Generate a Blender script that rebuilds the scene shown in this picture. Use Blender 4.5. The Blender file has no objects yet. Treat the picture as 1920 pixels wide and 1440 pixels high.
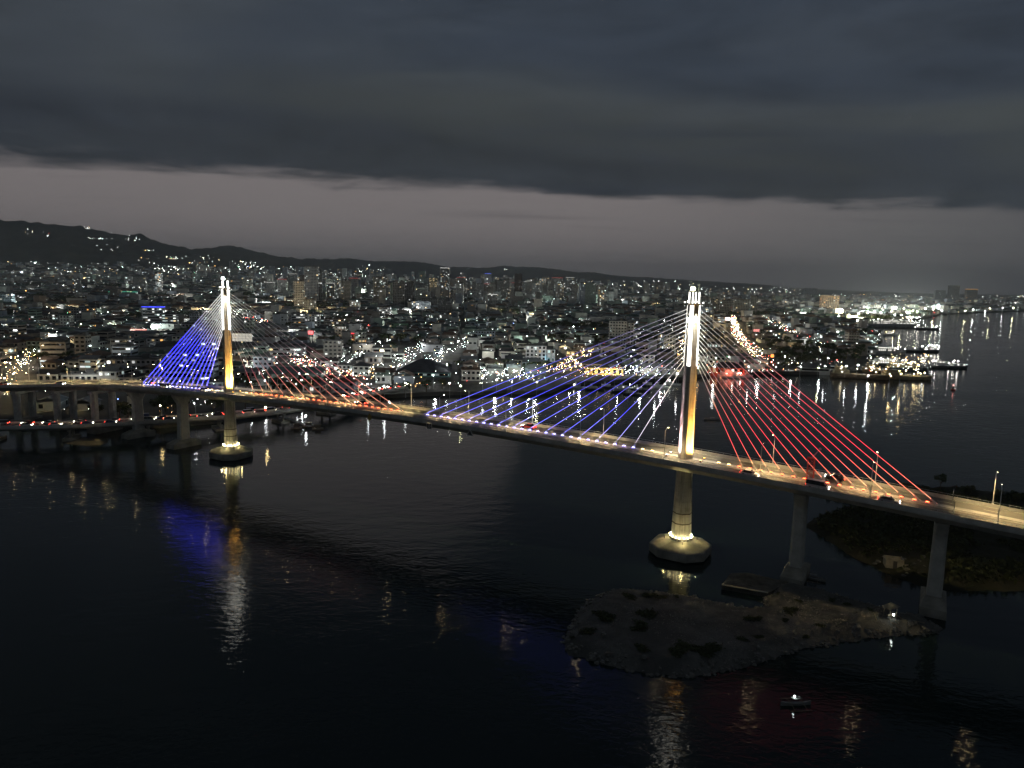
import bpy, math, random
import numpy as np
from mathutils import Vector, Matrix
random.seed(7); rng = np.random.default_rng(7)
S = bpy.context.scene
C = S.collection
R = math.radians

# ------------------------------------------------------------------ camera
FPX, PITCH, ROLL, CAMZ = 1325.93, .1411, .0209, 71.42
cp, sp, cr, sr = math.cos(PITCH), math.sin(PITCH), math.cos(ROLL), math.sin(ROLL)
fw = Vector((0, cp, -sp)); u0 = Vector((0, sp, cp)); r0 = Vector((1, 0, 0))
rt = r0*cr + u0*sr; up = -r0*sr + u0*cr
cd = bpy.data.cameras.new('camera'); cam = bpy.data.objects.new('camera', cd); C.objects.link(cam)
cam.matrix_world = Matrix(((rt.x, up.x, -fw.x, 0), (rt.y, up.y, -fw.y, 0), (rt.z, up.z, -fw.z, CAMZ), (0, 0, 0, 1)))
cd.sensor_width = 36; cd.lens = 36*FPX/1920; cd.clip_start = 1; cd.clip_end = 60000
S.camera = cam

# ------------------------------------------------------------------ world: dusk sky, cloud deck with a clear strip in the west
W = bpy.data.worlds.new('World'); S.world = W; W.use_nodes = True
nt = W.node_tree; nt.nodes.clear()
def nd(t, k, **kw):
    n = t.nodes.new(k)
    for a, v in kw.items(): setattr(n, a, v)
    return n
def mth(t, op, a, b=None, c=None, clamp=False):
    n = nd(t, 'ShaderNodeMath', operation=op, use_clamp=clamp)
    for i, v in enumerate((a, b, c)):
        if v is None: continue
        if isinstance(v, (int, float)): n.inputs[i].default_value = v
        else: t.links.new(v, n.inputs[i])
    return n.outputs[0]
def mixc(t, f, a, b):
    n = nd(t, 'ShaderNodeMix', data_type='RGBA')
    for i, v in ((0, f), (6, a), (7, b)):
        if isinstance(v, (int, float)): n.inputs[i].default_value = v
        elif isinstance(v, tuple): n.inputs[i].default_value = (*v, 1)
        else: t.links.new(v, n.inputs[i])
    return n.outputs[2]
def smst(t, v, a, b):
    n = nd(t, 'ShaderNodeMapRange', interpolation_type='SMOOTHSTEP')
    t.links.new(v, n.inputs[0]); n.inputs[1].default_value = a; n.inputs[2].default_value = b
    return n.outputs[0]
def noise(t, vec, scale, detail=4, rough=.5, dist=0):
    n = nd(t, 'ShaderNodeTexNoise'); n.inputs['Scale'].default_value = scale
    n.inputs['Detail'].default_value = detail; n.inputs['Roughness'].default_value = rough
    n.inputs['Distortion'].default_value = dist
    t.links.new(vec, n.inputs['Vector']); return n.outputs[0]
def mapping(t, vec, scale=(1, 1, 1), rot=(0, 0, 0), loc=(0, 0, 0)):
    n = nd(t, 'ShaderNodeMapping'); n.inputs['Scale'].default_value = scale
    n.inputs['Rotation'].default_value = rot; n.inputs['Location'].default_value = loc
    t.links.new(vec, n.inputs['Vector']); return n.outputs[0]
tc = nd(nt, 'ShaderNodeTexCoord')
sep = nd(nt, 'ShaderNodeSeparateXYZ'); nt.links.new(tc.outputs['Generated'], sep.inputs[0])
zc = mth(nt, 'MAXIMUM', sep.outputs[2], .012)
pxn = mth(nt, 'DIVIDE', sep.outputs[0], zc); pyn = mth(nt, 'DIVIDE', sep.outputs[1], zc)
cmb = nd(nt, 'ShaderNodeCombineXYZ'); nt.links.new(pxn, cmb.inputs[0]); nt.links.new(pyn, cmb.inputs[1])
pv = cmb.outputs[0]
sky = nd(nt, 'ShaderNodeTexSky', sky_type='NISHITA', sun_disc=False)
sky.sun_elevation = R(-2.5); sky.sun_rotation = R(-12); sky.air_density = 1.6; sky.dust_density = 4
nsky = nd(nt, 'ShaderNodeVectorMath', operation='SCALE'); nt.links.new(sky.outputs[0], nsky.inputs[0]); nsky.inputs['Scale'].default_value = .09
elev = sep.outputs[2]
# clear strip low in the west, mauve, a little duller towards the horizon
clear = mixc(nt, smst(nt, elev, -.01, .09), (.118, .112, .118), (.190, .170, .172))
clear = mixc(nt, smst(nt, mth(nt, 'ADD', mth(nt, 'MULTIPLY', sep.outputs[0], .9), 0.0), .05, .62), clear, (.096, .095, .101))
clear = mixc(nt, .08, clear, nsky.outputs[0])
wisp = noise(nt, mapping(nt, pv, (.10, .42, 1), (0, 0, .15), (3.3, 1.7, 0)), 1, 5, .55, .4)
clear = mixc(nt, mth(nt, 'MULTIPLY', smst(nt, wisp, .56, .72), .55), clear, (.062, .060, .068))
# cloud deck above
n1 = noise(nt, mapping(nt, pv, (.17, .30, 1), (0, 0, -.2), (5, 2, 0)), 1, 7, .55, .6)
n2 = noise(nt, mapping(nt, pv, (.24, .36, 1), (0, 0, -.5), (1, 7, 0)), 1, 5, .5, 1.2)
n3 = noise(nt, mapping(nt, pv, (.10, .12, 1), (0, 0, 0), (2.2, 0.3, 0)), 1, 3, .5)
cl = mixc(nt, smst(nt, n2, .30, .70), (.029, .038, .054), (.056, .066, .078))
cl = mixc(nt, mth(nt, 'MULTIPLY', mth(nt, 'MULTIPLY', smst(nt, n3, .38, .58), smst(nt, n2, .25, .6)), .85), cl, (.062, .069, .061))
nm1 = noise(nt, mapping(nt, tc.outputs['Generated'], (3.5, 3.5, 13), (0, .12, 0), (1.3, 0, .4)), 1, 8, .6, .7)
nm2 = noise(nt, mapping(nt, tc.outputs['Generated'], (9, 9, 40), (0, .2, 0), (4, 2, 1)), 1, 6, .6, .5)
edge = mth(nt, 'ADD', mth(nt, 'MULTIPLY', pyn, .955), mth(nt, 'MULTIPLY', pxn, -.24))
edge = mth(nt, 'ADD', edge, mth(nt, 'ADD', mth(nt, 'MULTIPLY', mth(nt, 'SUBTRACT', nm1, .5), 3.2), mth(nt, 'MULTIPLY', mth(nt, 'SUBTRACT', nm2, .5), 1.6)))
edge = mth(nt, 'ADD', edge, mth(nt, 'MULTIPLY', mth(nt, 'SUBTRACT', n1, .5), 4.0))
mask = smst(nt, edge, 6.7, 8.0)          # 0 under the deck, 1 in the clear strip
# the underside near the edge of the deck is darker
cl = mixc(nt, mth(nt, 'MULTIPLY', smst(nt, edge, 2.3, 5.2), .85), cl, (.020, .0245, .033))
mot = nd(nt, 'ShaderNodeVectorMath', operation='SCALE'); nt.links.new(cl, mot.inputs[0]); nt.links.new(mth(nt, 'ADD', .10, mth(nt, 'MULTIPLY', mth(nt, 'ADD', nm1, mth(nt, 'MULTIPLY', nm2, .4)), 1.3)), mot.inputs['Scale'])
skyc = mixc(nt, mask, mot.outputs[0], clear)
bg = nd(nt, 'ShaderNodeBackground'); nt.links.new(skyc, bg.inputs[0]); bg.inputs[1].default_value = 1.12
out = nd(nt, 'ShaderNodeOutputWorld'); nt.links.new(bg.outputs[0], out.inputs[0])

sd = bpy.data.lights.new('sun', 'SUN'); sd.energy = .02; sd.angle = R(25); sd.color = (1, .86, .8)
sun = bpy.data.objects.new('sun', sd); C.objects.link(sun); sun.rotation_euler = (R(-80), 0, R(12))

vs = S.view_settings; vs.view_transform = 'Standard'; vs.look = 'None'; vs.exposure = 0; vs.gamma = 1
cy = S.cycles; cy.use_denoising = True; cy.max_bounces = 3; cy.diffuse_bounces = 1; cy.glossy_bounces = 2; cy.adaptive_threshold = .03
cy.transmission_bounces = 2; cy.volume_bounces = 0; cy.transparent_max_bounces = 4
cy.caustics_reflective = False; cy.caustics_refractive = False; cy.sample_clamp_indirect = 12

# ------------------------------------------------------------------ helpers
def at(px, py, z=0.0):
    x, y = px-960, py-720
    X, Y = x*cr+y*sr, -x*sr+y*cr
    d = fw*FPX + r0*X - u0*Y
    k = (z-CAMZ)/d.z
    return Vector((d.x*k, d.y*k, z))
def topx(P):
    x, y, z = P[0], P[1], P[2]-CAMZ
    d = y*cp-z*sp; u = y*sp+z*cp
    X, Y = FPX*x/d, -FPX*u/d
    return 960+X*cr-Y*sr, 720+X*sr+Y*cr

class MB:
    def __init__(s): s.v = []; s.f = []; s.c = []; s.col = None
    def add(s, vs_, fs):
        o = len(s.v); s.v += [tuple(p) for p in vs_]; s.f += [tuple(i+o for i in q) for q in fs]
        s.c += [s.col]*len(fs); return s
    def box(s, cx, cy_, cz, sx, sy, sz, rz=0.0, bottom=True):
        c, n = math.cos(rz), math.sin(rz); P = []
        for z in (-.5, .5):
            for x, y in ((-.5, -.5), (.5, -.5), (.5, .5), (-.5, .5)):
                a, b_ = x*sx, y*sy
                P.append((cx+a*c-b_*n, cy_+a*n+b_*c, cz+z*sz))
        F = [(4, 5, 6, 7), (0, 1, 5, 4), (1, 2, 6, 5), (2, 3, 7, 6), (3, 0, 4, 7)]
        if bottom: F.append((3, 2, 1, 0))
        return s.add(P, F)
    def loft(s, rings, cap0=True, cap1=True, closed=True):
        n = len(rings[0]); P = [p for r_ in rings for p in r_]; F = []
        for i in range(len(rings)-1):
            for j in range(n if closed else n-1):
                k = (j+1) % n
                F.append((i*n+j, i*n+k, (i+1)*n+k, (i+1)*n+j))
        if cap0: F.append(tuple(reversed(range(n))))
        if cap1: F.append(tuple((len(rings)-1)*n+j for j in range(n)))
        return s.add(P, F)
    def tube(s, p0, p1, r0_, r1_=None, n=6):
        r1_ = r0_ if r1_ is None else r1_
        p0, p1 = Vector(p0), Vector(p1); d = (p1-p0).normalized()
        a = d.cross(Vector((0, 0, 1)) if abs(d.z) < .9 else Vector((1, 0, 0))).normalized(); b_ = d.cross(a)
        rg = [[p+(a*math.cos(2*math.pi*j/n)+b_*math.sin(2*math.pi*j/n))*q for j in range(n)] for p, q in ((p0, r0_), (p1, r1_))]
        return s.loft([[tuple(v) for v in r_] for r_ in rg])
    def prism(s, poly, z0, z1):
        return s.loft([[(x, y, z0) for x, y in poly], [(x, y, z1) for x, y in poly]])
    def ball(s, c, r_, nu=8, nv=5, sz=1.0):
        rings = []
        for i in range(1, nv):
            th = math.pi*i/nv
            rings.append([(c[0]+r_*math.sin(th)*math.cos(2*math.pi*j/nu), c[1]+r_*math.sin(th)*math.sin(2*math.pi*j/nu), c[2]-r_*sz*math.cos(th)) for j in range(nu)])
        return s.loft(rings)
    def octa(s, c, r_):
        x, y, z = c
        return s.add([(x+r_, y, z), (x, y+r_, z), (x-r_, y, z), (x, y-r_, z), (x, y, z+r_), (x, y, z-r_)],
                     [(0, 1, 4), (1, 2, 4), (2, 3, 4), (3, 0, 4), (1, 0, 5), (2, 1, 5), (3, 2, 5), (0, 3, 5)])
    def mesh(s, name, mat):
        m = bpy.data.meshes.new(name); m.from_pydata(s.v, [], s.f); m.materials.append(mat)
        if any(c is not None for c in s.c):
            a = m.attributes.new('Col', 'FLOAT_COLOR', 'FACE')
            arr = np.array([(*(c or (.3, .3, .3)), 1.0) for c in s.c], 'f').ravel(); a.data.foreach_set('color', arr)
        return m
    def build(s, name, mat, parent=None, smooth=False):
        m = s.mesh(name, mat)
        if smooth:
            m.polygons.foreach_set('use_smooth', [True]*len(m.polygons))
        return link(name, m, parent)
def link(name, mesh, parent=None):
    o = bpy.data.objects.new(name, mesh); C.objects.link(o)
    if parent is not None: o.parent = parent
    return o
def tag(o, label=None, cat=None, group=None, kind=None):
    for k, v in (('label', label), ('category', cat), ('group', group), ('kind', kind)):
        if v: o[k] = v
    return o
def thing(name, label, cat, loc=(0, 0, 0), rz=0.0, group=None):
    o = bpy.data.objects.new(name, None); C.objects.link(o); o.empty_display_size = .5
    o.location = loc; o.rotation_euler = (0, 0, rz); return tag(o, label, cat, group)
KIDS = {}
def dup(root, loc, rz, label=None, group=None):
    r_ = root.copy(); C.objects.link(r_); r_.location = loc; r_.rotation_euler = (0, 0, rz)
    tag(r_, label, None, group)
    for ch in root.children:
        c = ch.copy(); C.objects.link(c); c.parent = r_
        for g in ch.children:
            d = g.copy(); C.objects.link(d); d.parent = c
    return r_
def spot(name, loc, target, col, power, ang, blend=.6, rad=.15, parent=None):
    l = bpy.data.lights.new(name, 'SPOT'); l.energy = power; l.color = col; l.spot_size = R(ang); l.spot_blend = blend; l.shadow_soft_size = rad
    o = bpy.data.objects.new(name, l); C.objects.link(o); o.parent = parent
    d = Vector(target)-Vector(loc)
    o.location = loc; o.rotation_euler = d.to_track_quat('-Z', 'Y').to_euler(); return o

# ------------------------------------------------------------------ materials
MATS = {}
def pmat(name, col, rough=.8, spec=.3, var=.25, nscale=.4, bump=0.0, bscale=3.0, attr=False, metal=0.0):
    if name in MATS: return MATS[name]
    m = bpy.data.materials.new(name); m.use_nodes = True; t = m.node_tree; p = t.nodes['Principled BSDF']
    p.inputs['Roughness'].default_value = rough; p.inputs['Specular IOR Level'].default_value = spec; p.inputs['Metallic'].default_value = metal
    tcn = nd(t, 'ShaderNodeTexCoord')
    n = noise(t, tcn.outputs['Object'], nscale, 6, .6)
    if attr:
        a = nd(t, 'ShaderNodeAttribute', attribute_name='Col'); base = a.outputs['Color']
    else: base = tuple(col)
    sc_ = nd(t, 'ShaderNodeMapRange'); t.links.new(n, sc_.inputs[0]); sc_.inputs[1].default_value = .3; sc_.inputs[2].default_value = .7
    sc_.inputs[3].default_value = 1-var; sc_.inputs[4].default_value = 1+var
    mul = nd(t, 'ShaderNodeVectorMath', operation='SCALE')
    if attr: t.links.new(base, mul.inputs[0])
    else: mul.inputs[0].default_value = base
    t.links.new(sc_.outputs[0], mul.inputs['Scale']); t.links.new(mul.outputs[0], p.inputs['Base Color'])
    if bump:
        bn = noise(t, tcn.outputs['Object'], bscale, 6, .65); b_ = nd(t, 'ShaderNodeBump'); b_.inputs['Strength'].default_value = 1; b_.inputs['Distance'].default_value = bump
        t.links.new(bn, b_.inputs['Height']); t.links.new(b_.outputs[0], p.inputs['Normal'])
    MATS[name] = m; return m
def emat(name, col=(1, 1, 1), strength=1.0, attr=False, sample=True):
    if name in MATS: return MATS[name]
    m = bpy.data.materials.new(name); m.use_nodes = True; t = m.node_tree; t.nodes.clear()
    e = nd(t, 'ShaderNodeEmission'); e.inputs[1].default_value = strength
    if attr:
        a = nd(t, 'ShaderNodeAttribute', attribute_name='Col'); t.links.new(a.outputs['Color'], e.inputs[0])
    else: e.inputs[0].default_value = (*col, 1)
    o = nd(t, 'ShaderNodeOutputMaterial'); t.links.new(e.outputs[0], o.inputs[0])
    if not sample: m.cycles.emission_sampling = 'NONE'
    MATS[name] = m; return m
concrete = pmat('concrete', (.44, .43, .40), .85, .25, .28, .35, .02, 2.0)
concrete_dark = pmat('weathered_concrete', (.26, .25, .22), .9, .2, .4, .25, .04, 1.5)
asphalt = pmat('asphalt', (.085, .08, .072), .8, .3, .25, .15)
pavement = pmat('concrete_pavement', (.17, .16, .135), .8, .3, .25, .15)
paint = pmat('road_paint', (.75, .72, .6), .6, .3, .15, .8)
steel = pmat('galvanised_steel', (.35, .36, .37), .45, .5, .1, 1, metal=.6)
dark_steel = pmat('dark_steel', (.05, .05, .055), .5, .4, .1, 1)
rubber = pmat('rubber', (.02, .02, .02), .8, .3, .1, 4)
glass_dark = pmat('dark_glass', (.012, .014, .017), .12, .5, .1, .3)
def streaked(name, c1, c2):
    m = bpy.data.materials.new(name); m.use_nodes = True; t = m.node_tree; p = t.nodes['Principled BSDF']; p.inputs['Roughness'].default_value = .85; p.inputs['Specular IOR Level'].default_value = .2
    tcn = nd(t, 'ShaderNodeTexCoord'); a = noise(t, mapping(t, tcn.outputs['Object'], (1.6, 1.6, .10)), 1, 6, .65); b_ = noise(t, tcn.outputs['Object'], .45, 6, .65); e = noise(t, mapping(t, tcn.outputs['Object'], (.05, .05, .9)), 1, 2, .5)
    c = mixc(t, smst(t, a, .42, .66), c1, c2); c = mixc(t, mth(t, 'MULTIPLY', smst(t, b_, .5, .7), .45), c, tuple(v*.55 for v in c2)); c = mixc(t, mth(t, 'MULTIPLY', smst(t, e, .45, .6), .3), c, tuple(v*.7 for v in c1)); t.links.new(c, p.inputs['Base Color'])
    bp = nd(t, 'ShaderNodeBump'); bp.inputs['Distance'].default_value = .04; t.links.new(b_, bp.inputs['Height']); t.links.new(bp.outputs[0], p.inputs['Normal']); return m
stained = streaked('stained_pylon_concrete', (.46, .45, .42), (.27, .255, .22))

# ------------------------------------------------------------------ water
def water_mat():
    m = bpy.data.materials.new('channel_water'); m.use_nodes = True; t = m.node_tree; p = t.nodes['Principled BSDF']
    p.inputs['Base Color'].default_value = (.007, .015, .016, 1); p.inputs['IOR'].default_value = 1.25
    tcn = nd(t, 'ShaderNodeTexCoord')
    big = noise(t, mapping(t, tcn.outputs['Object'], (.011, .017, 1), (0, 0, .35)), 1, 4, .55, .6)
    rr = nd(t, 'ShaderNodeMapRange'); t.links.new(big, rr.inputs[0]); rr.inputs[1].default_value = .35; rr.inputs[2].default_value = .65
    rr.inputs[3].default_value = .045; rr.inputs[4].default_value = .075
    t.links.new(rr.outputs[0], p.inputs['Roughness'])
    a = noise(t, mapping(t, tcn.outputs['Object'], (.55, .95, 1), (0, 0, .45)), 1, 3, .55, .3)
    b_ = noise(t, mapping(t, tcn.outputs['Object'], (.13, .22, 1), (0, 0, -.35)), 1, 3, .5, .3)
    hgt = mth(t, 'ADD', mth(t, 'MULTIPLY', a, .082), mth(t, 'MULTIPLY', b_, .15))
    amp = nd(t, 'ShaderNodeMapRange'); t.links.new(big, amp.inputs[0]); amp.inputs[1].default_value = .35; amp.inputs[2].default_value = .65
    amp.inputs[3].default_value = .45; amp.inputs[4].default_value = 1.0
    bp = nd(t, 'ShaderNodeBump'); t.links.new(amp.outputs[0], bp.inputs['Strength']); bp.inputs['Distance'].default_value = 1.0
    t.links.new(hgt, bp.inputs['Height']); t.links.new(bp.outputs[0], p.inputs['Normal'])
    return m
wm = MB(); L_ = 30000
wm.add([(-L_, -2000, 0), (L_, -2000, 0), (L_, 40000, 0), (-L_, 40000, 0)], [(0, 1, 2, 3)])
tag(wm.build('water', water_mat()), 'dark rippled water of the sea channel under the bridge', None, None, 'structure')

# ------------------------------------------------------------------ terrain
def vnoise(x, y, seed=0):
    xi, yi = np.floor(x).astype(int), np.floor(y).astype(int); fx, fy = x-xi, y-yi
    fx, fy = fx*fx*(3-2*fx), fy*fy*(3-2*fy)
    def h(a, b_):
        n = (a*374761393 + b_*668265263 + seed*1442695041) & 0x7fffffff
        n = ((n ^ (n >> 13))*1274126177) & 0x7fffffff
        return ((n ^ (n >> 16)) & 0xffff)/65535.
    return (h(xi, yi)*(1-fx)+h(xi+1, yi)*fx)*(1-fy)+(h(xi, yi+1)*(1-fx)+h(xi+1, yi+1)*fx)*fy
def fbm(x, y, o=5, seed=0):
    s, a = 0, .5
    for i in range(o): s = s+a*vnoise(x*2**i, y*2**i, seed+i); a *= .5
    return s
def sst(a, b_, x):
    q = np.clip((x-a)/(b_-a), 0, 1); return q*q*(3-2*q)
RX = [-700, -300, 0, 60, 120, 165, 205, 240, 270, 300, 340, 365, 400, 420, 450, 480, 520, 560, 600, 655, 700, 760, 800, 830, 900, 940, 1000, 1040, 1080, 1110, 1150, 1200, 1250, 1300, 1400, 1500, 1700, 2500]
RY = [405, 400, 416, 420, 425, 428, 438, 445, 443, 455, 465, 470, 467, 463, 465, 473, 482, 487, 488, 486, 491, 492, 494, 501, 503, 500, 502, 506, 512, 511, 518, 520, 524, 527, 533, 541, 549, 565]
def rise(x, y):
    x = np.asarray(x, float); y = np.maximum(np.asarray(y, float), 1.)
    px = 960+FPX*x/y; d = y
    w = np.interp(px, [0, 700, 1000, 1350, 1500], [1, 1, .65, .25, .0])
    base = 66*w*sst(1150, 5200, d)
    Rr = np.interp(px, [-300, 0, 560, 680, 800, 1300, 1500], [7000, 7400, 9000, 11500, 13500, 16000, 16000])
    Hy = 511.4+px*.0209
    zr = CAMZ+(Hy-np.interp(px, RX, RY))/FPX*Rr-2.3
    Ft = Rr*.56
    s = np.clip((d-Ft)/(Rr-Ft), 0, 1)
    nz = fbm(x/900, d/900, 5, 3)-.5
    hill = np.maximum(zr-base, 0)*(s**1.35)*(1+.55*nz*(1-s**4)*np.minimum(1, s*4))
    hill = np.where(d > Rr, np.maximum(zr-base, 0)*np.clip(1-(d-Rr)/(.5*Rr), 0, 1), hill)
    fine = (fbm(x/160, d/160, 4, 9)-.5)*26*np.minimum(1, s*3)*np.where(px < 1450, 1, 0)
    fine = fine+vnoise(x/45, d/120, 12)*20*np.minimum(1, s*2)*np.where(px < 1450, 1, 0)
    return base+hill+fine
def ground(x, y):
    return max(2.5, 2.3+float(rise(x, y)))

# shoreline of the city (waterline, traced left to right), then round the back
SH = [(-420, 792), (-200, 792), (0, 794), (110, 797), (215, 803), (300, 803), (400, 795), (470, 783), (540, 771), (600, 760), (660, 752), (725, 747),
      (790, 743), (850, 741), (905, 741), (950, 737), (985, 741), (1032, 738), (1055, 728), (1100, 721), (1160, 718), (1230, 716), (1285, 713), (1330, 704), (1400, 703), (1480, 702), (1560, 703),
      (1600, 702), (1640, 694), (1650, 684), (1640, 672), (1650, 655), (1642, 646), (1655, 640), (1640, 630), (1652, 622), (1625, 614), (1690, 603), (1735, 597), (1765, 590), (1840, 586), (1990, 581), (2180, 580)]
SHW = [at(a, b_, 0) for a, b_ in SH]
land_poly = [(p.x, p.y) for p in SHW] + [(6000, 5200), (6000, 9500), (-9000, 9500), (-2500, 1200)]
LP = np.array(land_poly)
def inland(x, y):
    x = np.atleast_1d(x); y = np.atleast_1d(y); ins = np.zeros(len(x), bool); n = len(LP)
    for i in range(n):
        x1, y1 = LP[i]; x2, y2 = LP[(i+1) % n]
        if y1 == y2: continue
        c = ((y1 > y) != (y2 > y)) & (x < (x2-x1)*(y-y1)/(y2-y1)+x1); ins ^= c
    return ins
ground_m = pmat('city_ground', (.085, .082, .072), .9, .2, .45, .03, attr=False)
lm = MB(); lm.prism(land_poly, -2, 2.5)
tag(lm.build('ground', ground_m), 'flat dark city ground behind the quay', None, None, 'structure')

# rising ground and hills
azs = np.linspace(math.atan((-420-960)/FPX), math.atan((2200-960)/FPX), 620)
ds = np.geomspace(1100, 24000, 230)
A, D = np.meshgrid(np.tan(azs), ds)
TX, TY = A*D, D
TZ = 2.3+rise(TX, TY)
wet = ~inland(TX.ravel(), TY.ravel()).reshape(TX.shape) & (TY < 5300)
TZ = np.where(wet, -4, TZ)
nr, nc = TX.shape
tm = bpy.data.meshes.new('hills')
idx = np.arange(nr*nc).reshape(nr, nc)
quads = np.stack([idx[:-1, :-1], idx[:-1, 1:], idx[1:, 1:], idx[1:, :-1]], -1).reshape(-1, 4)
tm.from_pydata(np.stack([TX, TY, TZ], -1).reshape(-1, 3).tolist(), [], quads.tolist())
tm.polygons.foreach_set('use_smooth', [True]*len(tm.polygons))
tm.materials.append(pmat('wooded_hillside', (.015, .021, .018), .95, .1, .5, .006, 4, .02))
tag(link('hills', tm), 'dark wooded hills rising behind the city', None, None, 'structure')

# ------------------------------------------------------------------ the cable-stayed bridge (local x along the deck, y across, +y away from the camera)
BN = Vector((46.55, 183.84, 0)); BH = -.5349
bx, by = math.cos(BH), math.sin(BH)
bridge = thing('cable_stayed_bridge', 'long concrete cable-stayed bridge lit with blue and red cables between two glowing pylons', 'bridge', BN, BH)
PT = np.array([-430, -380, -325, -284, -244, -200, -170, -130, -92.5, -50, -15, 0, 15, 58, 74, 140.])
PZ = np.array([12.8, 15.6, 18.6, 21.6, 23.7, 25.7, 26.7, 27.5, 27.9, 27.7, 26.9, 26.4, 25.8, 23.8, 22.9, 19.4])
pc = np.polyfit(PT/100, PZ, 5)
def dz(t): return float(np.polyval(pc, t/100))
def oy(t): return -.0036*(t+247)**2 if t < -247 else 0.0
def bw(t, y, z):                       # local bridge point -> world
    return Vector((BN.x+t*bx-y*by, BN.y+t*by+y*bx, z))
def frame_(t):
    dy = (oy(t+.5)-oy(t-.5)); l = math.hypot(1, dy); return (-dy/l, 1/l)
HW = 8.3
TS = [-430+4.0*i for i in range(143)]
def strip(mb, sec, ts=TS, closed=True, caps=True):
    rings = []
    for t in ts:
        nx, ny = frame_(t); z = dz(t)
        rings.append([(t+nx*y, oy(t)+ny*y, z+q) for y, q in sec])
    return mb.loft(rings, caps, caps, closed)
girder = MB(); strip(girder, [(-HW, -.02), (-HW, -.42), (-4.6, -.75), (-3.0, -2.9), (3.0, -2.9), (4.6, -.75), (HW, -.42), (HW, -.02)])
deck = girder.build('deck', concrete, bridge)
for s, nm in ((-1, 'near'), (1, 'far')):
    road = MB(); lo, hi = sorted((s*1.15, s*(HW-.55))); strip(road, [(lo, .0), (hi, .0), (hi, .02), (lo, .02)])
    road.build('carriageway', pavement, deck)
    par = MB(); a = s*(HW-.5)
    strip(par, [(a, -.01), (a+s*.12, .78), (a+s*.38, .78), (a+s*.44, -.55), (a+s*.2, -.55)][::s])
    pr = par.build('parapet', concrete, deck)
    rl = MB()
    for t in [-428+2.0*i for i in range(284)]:
        nx, ny = frame_(t); yy = a+s*.25
        rl.box(t+nx*yy, oy(t)+ny*yy, dz(t)+1.0, .08, .08, .45)
    strip(rl, [(a+s*.2, 1.2), (a+s*.3, 1.2), (a+s*.3, 1.28), (a+s*.2, 1.28)])
    tag(rl.build('railing', steel, deck), None, None, None, 'stuff')
med = MB(); strip(med, [(-1.15, -.01), (-1.05, .28), (1.05, .28), (1.15, -.01)]); med.build('median', concrete, deck)
mk = MB()
def dash(y, t0, t1, w=.14):
    ts = [t0, (t0+t1)/2, t1]; rings = []
    for t in ts:
        nx, ny = frame_(t); rings.append([(t+nx*q, oy(t)+ny*q, dz(t)+.026) for q in (y-w/2, y+w/2)])
    mk.loft(rings, False, False, False)
for s in (-1, 1):
    t = -428
    while t < 138: dash(s*4.4, t, t+3.2); t += 9
    t = -428
    while t < 136: dash(s*1.55, t, t+4); dash(s*7.35, t, t+4); t += 4
tag(mk.build('lane_marking', paint, deck), None, None, None, 'stuff')

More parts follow.
